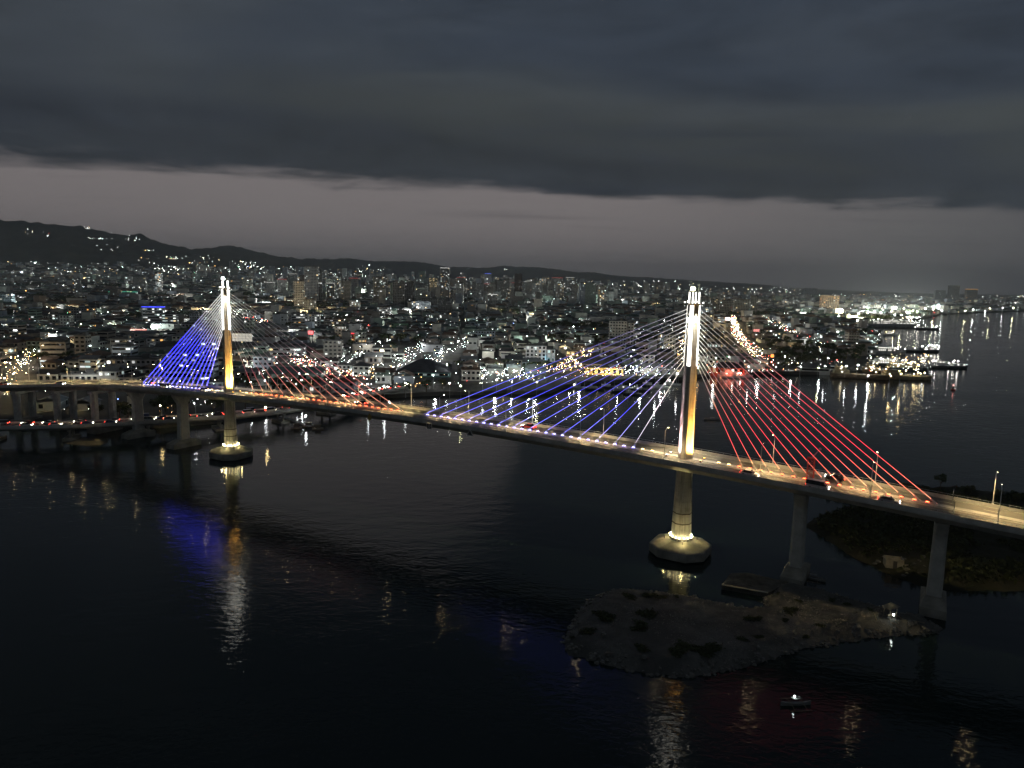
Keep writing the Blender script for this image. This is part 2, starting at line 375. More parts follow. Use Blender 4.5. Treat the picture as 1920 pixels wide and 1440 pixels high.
def octagon(wd, fc, z, cx=0., cy_=0.):
    h_, a = wd/2, fc/2
    return [(cx+x, cy_+y, z) for x, y in ((h_, -a), (h_, a), (a, h_), (-a, h_), (-h_, a), (-h_, -a), (-a, -h_), (a, -h_))]
WARM = (1, .80, .34); AMBER = (1, .49, .09); PINK = (1, .70, .72)
led_w = emat('white_light_strip', (1, .98, .88), 5)
lampw = emat('warm_floodlight', (1, .84, .42), 60)
ZB, ZT = 66.9, 70.0
def pylon(t0, beacon):
    z0 = dz(t0)
    p = bpy.data.objects.new('pylon', None); C.objects.link(p); p.parent = bridge; p.location = (t0, 0, 0)
    m = MB(); m.loft([octagon(15.0, 7.6, .4), octagon(15.0, 7.6, 2.5), octagon(14.4, 7.3, 2.75), octagon(6.4, 2.4, 4.1)])
    pad = m.build('pile_cap', concrete_dark, p)
    m = MB(); m.loft([octagon(13.2, 6.8, -3), octagon(13.2, 6.8, .4)]); m.build('cap_skirt', concrete_dark, p)
    m = MB()
    zs = [4.1, 4.75, 4.76, 8.6, 8.62, 8.82, 8.84, 11.4, 11.42, 11.6, 11.62, 14.5, 14.52, 14.66, 14.68, 18.5, 18.52, 18.64, 18.66, z0-2.4]
    inset = {8.62, 8.82, 11.42, 11.6, 14.52, 14.66, 18.52, 18.64}
    rings = []
    for z in zs:
        k = (z-4.1)/(z0-2.4-4.1); w_ = 5.1+(3.85-5.1)*k; w_ += .5 if z < 4.756 else 0; w_ -= .22 if z in inset else 0
        rings.append(octagon(w_, w_*.36, z))
    m.loft(rings); low = m.build('lower_shaft', stained, p)
    m = MB(); rings = []
    zz = z0-.3
    while zz < ZB-.5:
        for dz_, ins in ((0, 0), (3.9, 0), (3.92, .05), (3.98, .05)):
            z = min(zz+dz_, ZB); k = (z-z0)/(ZB-z0); w_ = 3.62+(3.0-3.62)*k-ins
            rings.append(octagon(w_, w_*.35, z))
        zz += 4.0
    rings.append(octagon(3.0, 1.05, ZB)); m.loft(rings); ush = m.build('upper_shaft', stained, p)
    for zj in (8.72, 11.5):
        k = (zj-4.1)/(z0-2.4-4.1); w_ = 5.1+(3.85-5.1)*k+.04; m = MB(); m.loft([octagon(w_, w_*.36, zj-.17), octagon(w_, w_*.36, zj+.17)]); m.build('joint_band', pmat('joint_stain', (.10, .09, .075), .9, .2, .5, 1.2), p)
    # light strips on the four narrow faces of the cable zone
    for k in range(4):
        a = k*math.pi/2; m = MB()
        za, zb = 51.2, ZB-.1
        def pt(z, e, o_): 
            q = (z-z0)/(ZB-z0); r_ = (3.62+(3.0-3.62)*q)/2+o_; wv = .46*e
            return (math.cos(a)*r_-math.sin(a)*wv, math.sin(a)*r_+math.cos(a)*wv, z)
        m.loft([[pt(z, -1, -.05), pt(z, 1, -.05), pt(z, 1, .07), pt(z, -1, .07)] for z in (za, zb)])
        m.build('light_strip', led_w, p)
        m = MB(); m.box(math.cos(a)*1.28, math.sin(a)*1.28, (ZB+ZT)/2+.2, .26, .26, ZT-ZB+.1, a); m.build('crown_post', led_w, p)
    m = MB(); m.loft([octagon(3.2, 1.2, ZB), octagon(3.4, 1.3, ZB+.15), octagon(3.4, 1.3, ZB+.4), octagon(3.1, 1.1, ZB+.45)]); pl = m.build('crown_platform', concrete, p)
    m = MB()
    for s in (-1, 1): m = MB(); m.tube((s*2.4, 0, ZB+.3), (s*1.6, 0, ZB+.3), .07); m.box(s*2.4, 0, ZB+.42, .3, .25, .2); m.build('service_bracket', steel, p)
    m = MB()
    for k in range(8):
        a, a2 = k*math.pi/4+.2, (k+1)*math.pi/4+.2; A_, B2 = (1.6*math.cos(a), 1.6*math.sin(a)), (1.6*math.cos(a2), 1.6*math.sin(a2))
        m.tube((*A_, ZB+.5), (*A_, ZB+1.2), .04, n=4); m.tube((*A_, ZB+1.2), (*B2, ZB+1.2), .03, n=4)
    tag(m.build('railing', steel, p), None, None, None, 'stuff')
    m = MB(); m.loft([octagon(3.0, 1.0, ZT+.2), octagon(3.0, 1.0, ZT+.55), octagon(2.4, .8, ZT+.6)]); cr_ = m.build('crown_ring', concrete, p)
    m = MB(); m.tube((0, 0, ZT+.5), (0, 0, ZT+1.0), .2); m.tube((.9, .5, ZT+.5), (.9, .5, ZT+3.0), .05, .02); m.build('mast', steel, p)
    m = MB(); m.ball((-.3, -.7, ZT+1.05), .6, 10, 7); m.build('beacon_lamp', emat('beacon_%s' % beacon[0], beacon[1], 40), p)
    # platform floodlights on the crown
    for c3 in ((-1.2, -1.5, ZB+.9), (1.1, -1.5, ZB+.9), (-2.4, 0, ZB+.65), (2.4, 0, ZB+.65)):
        m = MB(); m.ball(c3, .15); m.build('crown_floodlight', emat('crown_flood', (1, 1, .85), 14), p)
    # uplights round the foot of the lower shaft
    for k in range(8):
        a = k*math.pi/4; tx, ty = math.cos(a), math.sin(a)
        wdt = (1.7 if k % 2 == 0 else 2.1)
        for s in (-.26, .26):
            q = 2.93 if k % 2 == 0 else 2.84; x, y = tx*q-ty*s*wdt, ty*q+tx*s*wdt
            m = MB(); m.tube((x, y, 4.2), (x, y, 4.98), .12, .17, 8); fx = m.build('uplight', dark_steel, p)
            m = MB(); m.ball((x, y, 5.1), .16, 6, 4); m.build('lens', lampw, p)
            spot('uplight_beam', (x, y, 5.3), (x-tx*.55, y-ty*.55, 12.0), WARM, 2300, 21, .6, .04, p)
    for k in range(4):                                   # added posts with point lights, standing in for uplight spill on the cap
        a = k*math.pi/2+.4; x, y = 4.3*math.cos(a), 4.3*math.sin(a)
        m = MB(); m.tube((x, y, 3.4), (x, y, 4.7), .07, .07, 6); m.build('added_bollard_lamp', dark_steel, p)  # added post for the cap fill light
        l = bpy.data.lights.new('cap_fill_light', 'POINT'); l.energy = 300; l.color = WARM; l.shadow_soft_size = .12; o = bpy.data.objects.new('cap_fill_light', l); C.objects.link(o); o.parent = p; o.location = (x, y, 5.0)
    # deck floodlights washing the shaft: amber on one side, pale on the other
    for sx, col, pw in ((1, AMBER, 60000), (-1, PINK, 26000)):
        for sy in (-1, 1):
            x, y = sx*4.6, sy*1.72
            m = MB(); m.box(x, y, dz(t0+x)+.3, .5, .4, .45); fx = m.build('shaft_floodlight', dark_steel, p)
            m = MB(); m.box(x-sx*.05, y, dz(t0+x)+.56, .4, .3, .05); m.build('lens', emat('flood_lens_%d' % sx, col, 14), p)
            spot('floodlight_beam', (x, y, dz(t0+x)+.75), (sx*.9, sy*.9, 40), col, pw, 128, 1.0, .15, p)
    for k in range(4):
        a = math.pi/4+k*math.pi/2; q = 2.35
        m = MB(); m.box(math.cos(a)*q, math.sin(a)*q, ZB+.25, .3, .3, .25, a); m.build('crown_downlight', dark_steel, p)
        spot('downlight_beam', (math.cos(a)*q, math.sin(a)*q, ZB), (math.cos(a)*1.7, math.sin(a)*1.7, 50), (1, .93, .75), 30000, 40, .9, .1, p)
    # soffit light line under the deck edge by the pylon
    for s in (-1, 1):
        m = MB()
        m.loft([[(x, s*(HW-.35)+e*.06, dz(t0+x)-.47+f_*.05) for e, f_ in ((-1, -1), (1, -1), (1, 1), (-1, 1))] for x in (-62, -46, -30, -15, 0, 15, 30, 46, 62)])
        m.build('soffit_light', emat('soffit_line', (1, .86, .5), .55), p)
    return p
pylon(-185, ('white', (.92, 1, .95)))
pylon(0, ('yellow', (1, 1, .55)))

# stay cables: floodlight colour painted as emission, fading along their length
cab_m = bpy.data.materials.new('painted_glow_cable'); cab_m.use_nodes = True
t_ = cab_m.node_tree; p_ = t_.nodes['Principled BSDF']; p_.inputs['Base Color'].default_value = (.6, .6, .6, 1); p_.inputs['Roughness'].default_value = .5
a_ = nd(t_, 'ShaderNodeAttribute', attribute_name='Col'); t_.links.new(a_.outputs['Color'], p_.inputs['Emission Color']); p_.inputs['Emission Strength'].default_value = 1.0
def lerp3(stops, k):
    for (k0, c0), (k1, c1) in zip(stops, stops[1:]):
        if k <= k1:
            q = (k-k0)/(k1-k0); return tuple(a+(b_-a)*q for a, b_ in zip(c0, c1))
    return stops[-1][1]
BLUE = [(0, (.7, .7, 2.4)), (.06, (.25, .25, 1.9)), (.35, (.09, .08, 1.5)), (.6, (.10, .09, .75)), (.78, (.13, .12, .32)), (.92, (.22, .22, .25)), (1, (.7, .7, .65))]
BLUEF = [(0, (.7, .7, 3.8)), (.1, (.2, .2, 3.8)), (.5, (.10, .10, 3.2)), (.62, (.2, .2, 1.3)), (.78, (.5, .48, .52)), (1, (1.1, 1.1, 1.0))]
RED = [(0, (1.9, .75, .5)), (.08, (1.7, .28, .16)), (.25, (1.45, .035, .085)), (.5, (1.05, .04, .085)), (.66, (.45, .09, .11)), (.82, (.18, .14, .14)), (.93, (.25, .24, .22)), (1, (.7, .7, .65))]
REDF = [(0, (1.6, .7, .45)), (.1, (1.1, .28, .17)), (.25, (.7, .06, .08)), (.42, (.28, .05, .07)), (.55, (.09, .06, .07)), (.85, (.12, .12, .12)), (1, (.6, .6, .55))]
def cable(tp, td, ztop, stops, fade=1.0, rad=.075):
    sgn = 1 if td > tp else -1
    a = Vector((td, 0, dz(td)+.45)); b_ = Vector((tp+sgn*1.45, 0, ztop)); n = 5; seg = 22
    d = (b_-a).normalized(); e1 = Vector((0, 1, 0)); e2 = d.cross(e1)
    m = MB(); rings = []
    for i in range(seg+1):
        c = a.lerp(b_, i/seg); rings.append([tuple(c+(e1*math.cos(2*math.pi*j/n)+e2*math.sin(2*math.pi*j/n))*rad) for j in range(n)])
    for i in range(seg):
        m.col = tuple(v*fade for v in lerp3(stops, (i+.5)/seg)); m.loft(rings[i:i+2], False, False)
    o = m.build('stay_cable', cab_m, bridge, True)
    m = MB(); m.tube((td, 0, dz(td)+.2), tuple(a+d*1.6), .24, .17, 8); m.build('anchor_socket', steel, o)
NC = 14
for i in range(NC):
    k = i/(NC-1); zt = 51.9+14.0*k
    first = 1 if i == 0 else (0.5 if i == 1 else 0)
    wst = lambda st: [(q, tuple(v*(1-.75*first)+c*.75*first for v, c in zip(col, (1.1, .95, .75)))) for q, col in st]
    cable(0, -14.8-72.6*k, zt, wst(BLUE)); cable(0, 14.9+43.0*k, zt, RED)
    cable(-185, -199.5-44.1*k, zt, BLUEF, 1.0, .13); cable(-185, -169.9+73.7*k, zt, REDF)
# median floodlights under each fan of cables
for t0, t1, colr, nm, n in ((-85.5, -9, (.30, .28, 1.0), 'blue', 29), (9, 56, (1, .10, .04), 'red', 19), (-241, -195, (.35, .33, 1.0), 'blue', 19), (-174, -98, (1, .13, .05), 'red', 28)):
    for i in range(n):
        t = t0+(t1-t0)*i/(n-1); m = MB(); m.box(t, -.55, dz(t)+.42, .55, .34, .30); fx = m.build('median_floodlight', dark_steel, bridge)
        amb = (abs(t) < 13 or abs(t+185) < 13)
        m = MB(); m.box(t, -.55, dz(t)+.6, .62, .42, .1); m.build('lens', emat('flood_amber', (1, .68, .25), 13) if amb else emat('flood_'+nm, colr, 14), fx)

# piers: single leaf piers by the main spans, twin columns on the curved approach
def pier(t, kind, zg=0.0, pad_slope=False):
    z1 = dz(t)-2.8; y0 = oy(t)
    p = bpy.data.objects.new('pier', None); C.objects.link(p); p.parent = bridge; p.location = (t, y0, 0)
    nx, ny = frame_(t); p.rotation_euler = (0, 0, math.atan2(-nx, ny))
    if kind == 'single':
        m = MB(); hw, hl = 3.3, 1.25
        def sec(a, b_, z): c = .45; return [(a, -b_+c, z), (a, b_-c, z), (a-c, b_, z), (-a+c, b_, z), (-a, b_-c, z), (-a, -b_+c, z), (-a+c, -b_, z), (a-c, -b_, z)]
        m.loft([sec(1.55, 2.3, 3.0), sec(1.4, 2.0, z1-4.5), sec(1.4, 2.2, z1-3.5), sec(1.4, 4.2, z1-.4), sec(1.4, 4.3, z1)]); m.build('column', concrete, p)
        m = MB(); m.loft([[(x*2.6, y*6.4, z) for x, y in ((1, -1), (1, 1), (-1, 1), (-1, -1))] for z in (-3, 2.0)], True, False)
        m.loft([[(x*2.6, y*6.4, 2.0) for x, y in ((1, -1), (1, 1), (-1, 1), (-1, -1))], [(x*1.8, y*2.8, 3.4) for x, y in ((1, -1), (1, 1), (-1, 1), (-1, -1))]], False, True)
        m.build('pile_cap', concrete_dark, p)
    else:
        for s in (-1, 1):
            m = MB(); m.loft([[(x*1.35, s*4.6+y*1.35, z) for x, y in ((1, -.6), (1, .6), (.6, 1), (-.6, 1), (-1, .6), (-1, -.6), (-.6, -1), (.6, -1))] for z in (zg, z1-1.2)]); m.build('column', concrete, p)
        m = MB(); m.box(0, 0, z1-.65, 2.6, 13.5, 1.3); m.build('crosshead', concrete, p)
        m = MB(); m.box(0, 0, 1.0, 6, 14, 5.0); m.build('pile_cap', concrete_dark, p)
    return p
for t in (-248, -215.5, 29.5, 59.2, 92): pier(t, 'single')
for t in (-271, -293, -313, -340, -370, -400): pier(t, 'twin', 2)

# lamp posts on both parapets
def lamp_post():
    r_ = thing('lamp_post', 'slim unlit-topped steel lamp post on the bridge parapet', 'lamp post', group='lamp posts along the cable-stayed bridge')
    m = MB(); m.tube((0, 0, 0), (0, 0, 7.6), .11, .07, 8); m.box(0, 0, .12, .4, .4, .24); m.build('pole', pmat('pale_pole', (.55, .55, .52), .5, .4, .1, 1), r_)
    m = MB(); m.tube((0, 0, 7.5), (0, -1.9, 8.0), .05, .045, 6); m.build('arm', steel, r_)
    m = MB(); m.loft([[(x*.16, -2.15+y*.4, 8.05+q) for x, y in ((1, -1), (1, 1), (-1, 1), (-1, -1))] for q in (-.05, .08)]); hd = m.build('lamp_head', dark_steel, r_)
    m = MB(); m.box(0, -2.15, 7.985, .26, .66, .02); m.build('lens', emat('sodium_lens', (1, .78, .42), 150), hd)
    l = spot('lamp_beam', (0, -2.15, 7.9), (0, -2.5, 0), (1, .72, .33), 6500, 112, .5, .2, hd)
    return r_
lp0 = None
for t in [-99.2+24*i for i in range(9)] + [-123.5, -147.5, -171.5, -195.5, -219.5, -243.5, -262, -280, -298, -316, -334, -352]:
    for s in (-1, 1):
        nx, ny = frame_(t); y = s*(HW-.28)
        P = bw(t+nx*y, oy(t)+ny*y, dz(t)+.78); rz = BH+(0 if s > 0 else math.pi)+math.atan2(-nx, ny)
        lab = 'slim steel lamp post on the %s parapet of the cable-stayed bridge' % ('city side' if s > 0 else 'open channel side')
        if lp0 is None: lp0 = lamp_post(); lp0.location = P; lp0.rotation_euler = (0, 0, rz); lp0['label'] = lab
        else: dup(lp0, P, rz, lab)

# hanging navigation boards, message signs, service gantries
def nav(t, kind, label):
    z = dz(t)-1.1; r_ = thing('navigation_board', label, 'sign', bw(t, -HW-.15, z), BH)
    wht = pmat('board_white', (.7, .7, .68), .5, .3, .1, 1); m = MB()
    for x in (-.5, .5): m.tube((x, .1, .6), (x, .1, 1.0), .04)
    m.build('hanger', steel, r_)
    m = MB()
    if kind == 'tri':
        m.loft([[(0, q, 1.0), (-1.15, q, -.95), (1.15, q, -.95)] for q in (-.05, .05)]); b_ = m.build('board', dark_steel, r_)
        m = MB(); pts = [(0, .95), (-1.1, -.9), (1.1, -.9)]
        for (x0, z0), (x1, z1) in zip(pts, pts[1:]+pts[:1]): m.tube((x0, -.09, z0), (x1, -.09, z1), .11, n=4)
    elif kind == 'sq':
        m.box(0, 0, 0, 1.9, .1, 1.9); b_ = m.build('board', dark_steel, r_); m = MB()
        pts = [(-.9, -.9), (.9, -.9), (.9, .9), (-.9, .9)]
        for (x0, z0), (x1, z1) in zip(pts, pts[1:]+pts[:1]): m.tube((x0, -.09, z0), (x1, -.09, z1), .11, n=4)
        for k in range(8):
            a, b2 = k*math.pi/4, (k+1)*math.pi/4; m.tube((.42*math.cos(a), -.09, .42*math.sin(a)), (.42*math.cos(b2), -.09, .42*math.sin(b2)), .08, n=4)
    else:
        m.loft([[(0, q, 1.35), (-1.05, q, 0), (0, q, -1.35), (1.05, q, 0)] for q in (-.05, .05)]); b_ = m.build('board', pmat('board_amber', (.35, .25, .06), .5, .3, .1, 1), r_)
        m = MB(); pts = [(0, 1.3), (-1, 0), (0, -1.3), (1, 0)]
        for (x0, z0), (x1, z1) in zip(pts, pts[1:]+pts[:1]): m.tube((x0, -.09, z0), (x1, -.09, z1), .07, n=4)
    m.build('outline', wht if kind != 'dia' else pmat('outline_brown', (.3, .22, .1), .5), b_)
nav(-63.4, 'tri', 'triangular navigation board with white outline hanging from the deck edge')
nav(-78.8, 'sq', 'square navigation board with a white ring hanging from the deck edge')
nav(-103.4, 'dia', 'amber diamond navigation board hanging from the deck edge')
for y, lab in ((-5.2, 'dark road sign panel on two posts by the channel side lane'), (4.6, 'dark road sign panel on two posts by the city side lane')):
    r_ = thing('road_sign', lab, 'sign', bw(61, y, dz(61)), BH+math.pi/2)
    m = MB(); m.tube((-.7, 0, 0), (-.7, 0, 3.0), .06); m.tube((.7, 0, 0), (.7, 0, 3.0), .06); m.build('post', steel, r_)
    m = MB(); m.box(0, 0, 2.5, 2.2, .12, 1.5); m.build('panel', dark_steel, r_)
def gantry(t, label, mat, w, h_, y0):
    r_ = thing('service_gantry', label, 'gantry', bw(t, y0, dz(t)+.02), BH)
    for sx in (-1, 1):
        for sy in (-1, 1):
            m = MB(); m.tube((sx*w/2, sy*w/2, 0), (sx*w/2, sy*w/2, h_), .09, n=5); m.build('leg', mat, r_)
    m = MB(); k = 0
    z = 0.6
    while z < h_:
        z2 = min(z+1.2, h_)
        for (a, b_) in (((-1, -1), (1, -1)), ((1, -1), (1, 1)), ((1, 1), (-1, 1)), ((-1, 1), (-1, -1))):
            m.tube((a[0]*w/2, a[1]*w/2, z), (b_[0]*w/2, b_[1]*w/2, z2), .05, n=4); m.tube((a[0]*w/2, a[1]*w/2, z2), (b_[0]*w/2, b_[1]*w/2, z2), .05, n=4)
        z = z2
    m.build('bracing', mat, r_)
    m = MB(); m.box(0, 0, h_+.1, w*1.3, w*1.3, .12); m.build('platform', mat, r_); return r_
g1 = gantry(31, 'red-lit lattice maintenance tower standing on the bridge median', pmat('red_lattice', (.5, .08, .06), .5, .4, .1, 1), 1.5, 5.6, 0.2)
m = MB(); m.tube((0, .3, 5.7), (1.4, 2.2, 7.6), .22, .12, 7); m.ball((1.5, 2.4, 7.7), .35); m.build('hoist_arm', steel, g1)
r_ = thing('sign_portal', 'pale overhead sign portal spanning the roadway among the blue cables', 'gantry', bw(-227, -3.6, dz(-227)+.02), BH)
pm_ = pmat('pale_pole', (.55, .55, .52))
for x in (-3, 3):
    for y in (-3.2, 1.9):
        m = MB(); m.tube((x, y, 0), (x, y, 4.4), .13, n=6); m.build('leg', pm_, r_)
m = MB()
for y in (-3.2, 1.9): m.box(0, y, 4.5, 6.4, .25, .35)
for x in (-3, -1, 1, 3): m.box(x, -.65, 4.5, .2, 5.3, .25)
for x in (-3, 3): m.tube((x, -3.2, 3.0), (x, 1.9, 4.4), .06)
m.build('beam', pm_, r_)

# ------------------------------------------------------------------ vehicles
head_m = emat('headlight', (1, .93, .78), 40); tail_m = emat('tail_light', (1, .05, .03), 18)
def make_vehicle(kind, paintcol, pname):
    pm = pmat('paint_'+pname, paintcol, .35, .5, .05, 1)
    L, Wd, H = {'car': (4.4, 1.75, 1.5), 'van': (5.0, 1.9, 2.1), 'bus': (8.6, 2.4, 3.0), 'truck': (7.2, 2.3, 2.9)}[kind]
    r_ = thing(kind if kind != 'car' else 'parked_car', 'x', kind, group='x'); r_.name = kind
    h = L/2; m = MB()
    if kind == 'car':
        prof = [(-h, .35), (h, .35), (h+.02, .72), (h*.55, .88), (-h*.82, .92), (-h, .85)]; cab = [(h*.5, .86), (h*.12, H), (-h*.55, H), (-h*.85, .9)]
    elif kind == 'van':
        prof = [(-h, .4), (h, .4), (h, .95), (h*.8, 1.1), (-h, 1.1)]; cab = [(h*.8, 1.08), (h*.5, H), (-h*.98, H), (-h, 1.08)]
    elif kind == 'bus':
        prof = [(-h, .45), (h, .45), (h, 1.35), (-h, 1.35)]; cab = [(h, 1.35), (h*.94, H), (-h*.98, H), (-h, 1.35)]
    else:
        prof = [(-h, .7), (h, .45), (h, 1.4), (h*.62, 1.45), (-h, 1.1)]; cab = [(h*.98, 1.4), (h*.85, 2.5), (h*.5, 2.5), (h*.48, 1.4)]
    m.loft([[(x, y, z) for x, z in prof] for y in (-Wd/2, Wd/2)]); body = m.build('body', pm, r_)
    m = MB(); m.loft([[(x, y*.86 if z > prof[-1][1]+.2 else y*.98, z) for x, z in cab] for y in (-Wd/2, Wd/2)]); m.build('cabin', glass_dark, r_)
    m = MB(); x0, x1 = cab[1][0]-.08, cab[2][0]+.08; zt = cab[1][1]
    m.box((x0+x1)/2, 0, zt+.03, abs(x0-x1), Wd*.84, .07); m.build('roof', pm, r_)
    if kind == 'truck':
        m = MB(); m.box(-h*.27, 0, 2.0, L*.68, Wd, 1.7); m.build('cargo_box', pm, r_)
    wr = .33 if kind in ('car', 'van') else .45
    for sx in (-.62, .62):
        for sy in (-1, 1):
            m = MB(); m.tube((h*sx, sy*(Wd/2-.2), wr), (h*sx, sy*(Wd/2+.02), wr), wr, n=10); m.build('wheel', rubber, r_)
    for sy in (-1, 1):
        m = MB(); m.box(h+.03, sy*Wd*.36, .68 if kind == 'car' else .8, .08, .36, .22); m.build('headlight', head_m, r_)
        m = MB(); m.box(-h-.03, sy*Wd*.38, .75 if kind == 'car' else .9, .08, .32, .22); m.build('tail_light', tail_m, r_)
    return r_
VEH = {}
def vehicle(kind, cname, loc, rz, label, group):
    cols = {'white': (.7, .7, .68), 'silver': (.35, .36, .38), 'red': (.45, .03, .02), 'dark': (.03, .03, .035), 'blue': (.03, .06, .2), 'yellow': (.6, .38, .03)}
    key = (kind, cname)
    if key not in VEH:
        r_ = VEH[key] = make_vehicle(kind, cols[cname], cname); r_.location = loc; r_.rotation_euler = (0, 0, rz); tag(r_, label, None, group); return r_
    return dup(VEH[key], loc, rz, label, group)
def on_bridge(t, y, kind, cname, label, flip=False):
    nx, ny = frame_(t); P = bw(t+nx*y, oy(t)+ny*y, dz(t)+.03)
    rz = BH+math.atan2(-nx, ny)+(math.pi if y > 0 else 0)
    o = vehicle(kind, cname, P, rz, label, 'vehicles crossing the cable-stayed bridge'); sl = math.atan((dz(t+1)-dz(t-1))/2)
    o.rotation_euler = (0, -sl if y < 0 else sl, rz)
on_bridge(18, -6, 'car', 'white', 'white car on the bridge beside the first red cables')
on_bridge(33.5, -6, 'van', 'white', 'white van on the bridge passing the lattice tower')
on_bridge(48.5, -6, 'car', 'silver', 'silver car on the bridge below the red cables')
on_bridge(-50, 3.4, 'car', 'red', 'red car on the bridge beside the blue cables')
on_bridge(-118, 3.4, 'car', 'dark', 'dark car on the bridge among the pink cables')
on_bridge(-222, -3.2, 'van', 'silver', 'silver van on the bridge near the sign portal')
on_bridge(-196, -3.2, 'car', 'silver', 'silver car on the bridge by the blue cable anchors')
on_bridge(-289, -6, 'car', 'white', 'white car on the curved approach viaduct')
on_bridge(-319, -3.2, 'car', 'red', 'red car far down the curved approach viaduct')
on_bridge(-243, 3.4, 'car', 'blue', 'blue car by the outermost blue cable')
on_bridge(36, 5.8, 'car', 'dark', 'dark car on the bridge behind the red cables')

# ------------------------------------------------------------------ low road bridge
LOWPX = [(-420, 806), (-200, 801), (0, 798), (110, 797), (250, 790), (340, 784), (430, 778), (520, 769), (580, 761), (640, 747), (680, 738), (725, 728), (760, 724)]
LW = [at(a, b_, 6.6) for a, b_ in LOWPX]
def resample(P, step):
    out_ = [P[0]]; rest = step
    for a, b_ in zip(P, P[1:]):
        d = (b_-a).length; q = rest
        while q <= d: out_.append(a.lerp(b_, q/d)); q += step
        rest = q-d
    return out_
def smooth(P, k=3):
    for _ in range(k): P = [P[0]]+[(P[i-1]+P[i]*2+P[i+1])/4 for i in range(1, len(P)-1)]+[P[-1]]
    return P
LWP = smooth(resample(LW, 6), 6)
def ribbon(mb, path, sec):
    rings = []
    for i, p in enumerate(path):
        d = (path[min(i+1, len(path)-1)]-path[max(i-1, 0)]).normalized(); nx, ny = -d.y, d.x
        rings.append([(p.x+nx*y, p.y+ny*y, p.z+q) for y, q in sec])
    return mb.loft(rings)
lowb = thing('low_bridge', 'low concrete road bridge crowded with traffic behind the tall piers', 'bridge')
m = MB(); ribbon(m, LWP, [(-5, 0), (-5, -.7), (-3.6, -1.7), (3.6, -1.7), (5, -.7), (5, 0)]); ld = m.build('deck', concrete, lowb)
m = MB(); ribbon(m, LWP, [(-4.4, .005), (4.4, .005), (4.4, .02), (-4.4, .02)]); m.build('carriageway', asphalt, ld)
for s in (-1, 1):
    m = MB(); ribbon(m, LWP, [(s*4.5, -.01), (s*4.55, .75), (s*4.8, .75), (s*4.9, -.01)][::s]); m.build('parapet', concrete, ld)
for i in range(3, len(LWP)-8, 5):
    p = LWP[i]; d = (LWP[i+1]-LWP[i-1]).normalized(); pr = bpy.data.objects.new('pier', None); C.objects.link(pr); pr.parent = lowb; pr.location = (p.x, p.y, 0); pr.rotation_euler = (0, 0, math.atan2(d.y, d.x))
    for s in (-1, 1):
        m = MB(); m.tube((0, s*2.6, -2), (0, s*2.6, 4.2), .55, n=10); m.build('column', concrete_dark, pr)
    m = MB(); m.box(0, 0, 4.5, 1.6, 8, .8); m.build('crosshead', concrete_dark, pr)
    m = MB(); m.box(0, 0, .5, 5.0, 9.5, 1.4); m.build('pile_cap', concrete_dark, pr)
acc = 0; pos = 8.; lane = 0
cumL = [0]
for a, b_ in zip(LWP, LWP[1:]): cumL.append(cumL[-1]+(b_-a).length)
def along(s_):
    for i in range(len(cumL)-1):
        if s_ <= cumL[i+1]:
            q = (s_-cumL[i])/(cumL[i+1]-cumL[i]); d = LWP[min(i+2, len(LWP)-1)]-LWP[max(i-1, 0)]; return LWP[i].lerp(LWP[i+1], q), math.atan2(d.y, d.x)
for sgn in (-1, 1):
    s_ = 30+5*sgn
    while s_ < cumL[-1]-4:
        p, a = along(s_); px_, _ = topx(p)
        if px_ > -60:
            kind = random.choices(['car', 'van', 'bus', 'truck'], [6, 3, 1, 1])[0]; cn = random.choice({'car': ['white', 'silver', 'red', 'dark', 'blue'], 'van': ['white', 'silver'], 'bus': ['yellow', 'white'], 'truck': ['white', 'blue']}[kind])
            vehicle(kind, cn, (p.x-math.sin(a)*sgn*2.1, p.y+math.cos(a)*sgn*2.1, p.z+.03), a+(math.pi if sgn > 0 else 0),
                    '%s %s in the slow traffic on the low road bridge' % (cn, kind), 'vehicles on the low road bridge')
        s_ += random.uniform(8, 15) if px_ < 560 else random.uniform(6.5, 9)

# ------------------------------------------------------------------ plants
leaf_m = pmat('leaves', (.055, .075, .030), .7, .25, .45, .5)
leaf_m2 = pmat('dry_leaves', (.075, .080, .035), .75, .25, .45, .5)
bark = pmat('bark', (.10, .075, .05), .9, .2, .3, 2)
def leaf_cloud(mb, blobs, n, size, rg):
    for _ in range(n):
        b_ = blobs[rg.integers(len(blobs))]; v = rg.normal(size=3); v /= np.linalg.norm(v); r_ = rg.random()**.45
        c = np.array(b_[:3])+v*r_*np.array(b_[3:6]); s = size*rg.uniform(.6, 1.3)
        a = rg.normal(size=3); a /= np.linalg.norm(a); q = np.cross(a, v+rg.normal(size=3)*.6); q /= np.linalg.norm(q)+1e-6
        mb.add([c-a*s, c+q*s*.6, c+a*s, c-q*s*.6], [(0, 1, 2, 3)])
def make_tree(seed, kind):
    rg = np.random.default_rng(seed); r_ = thing('broadleaf_tree', 'x', 'tree', group='x')
    H = 1.0*rg.uniform(7.5, 10); m = MB(); m.tube((0, 0, -.3), (.2, .1, H*.42), .28, .18, 7); blobs = []
    for k in range(7):
        a = k*.9+rg.uniform(-.3, .3); l = rg.uniform(1.2, 3.0); e = (l*math.cos(a)*1.1, l*math.sin(a)*1.1, H*(.5+.38*rg.random()))
        m.tube((.2, .1, H*.4), e, .12, .04, 5); blobs.append((*e, rg.uniform(1.2, 2.1), rg.uniform(1.2, 2.1), rg.uniform(.9, 1.5)))
    blobs.append((.2, .1, H*.85, 1.7, 1.7, 1.3)); m.build('trunk', bark, r_)
    m = MB(); leaf_cloud(m, blobs, 420, .46, rg); m.build('crown', leaf_m if seed % 2 else leaf_m2, r_); return r_
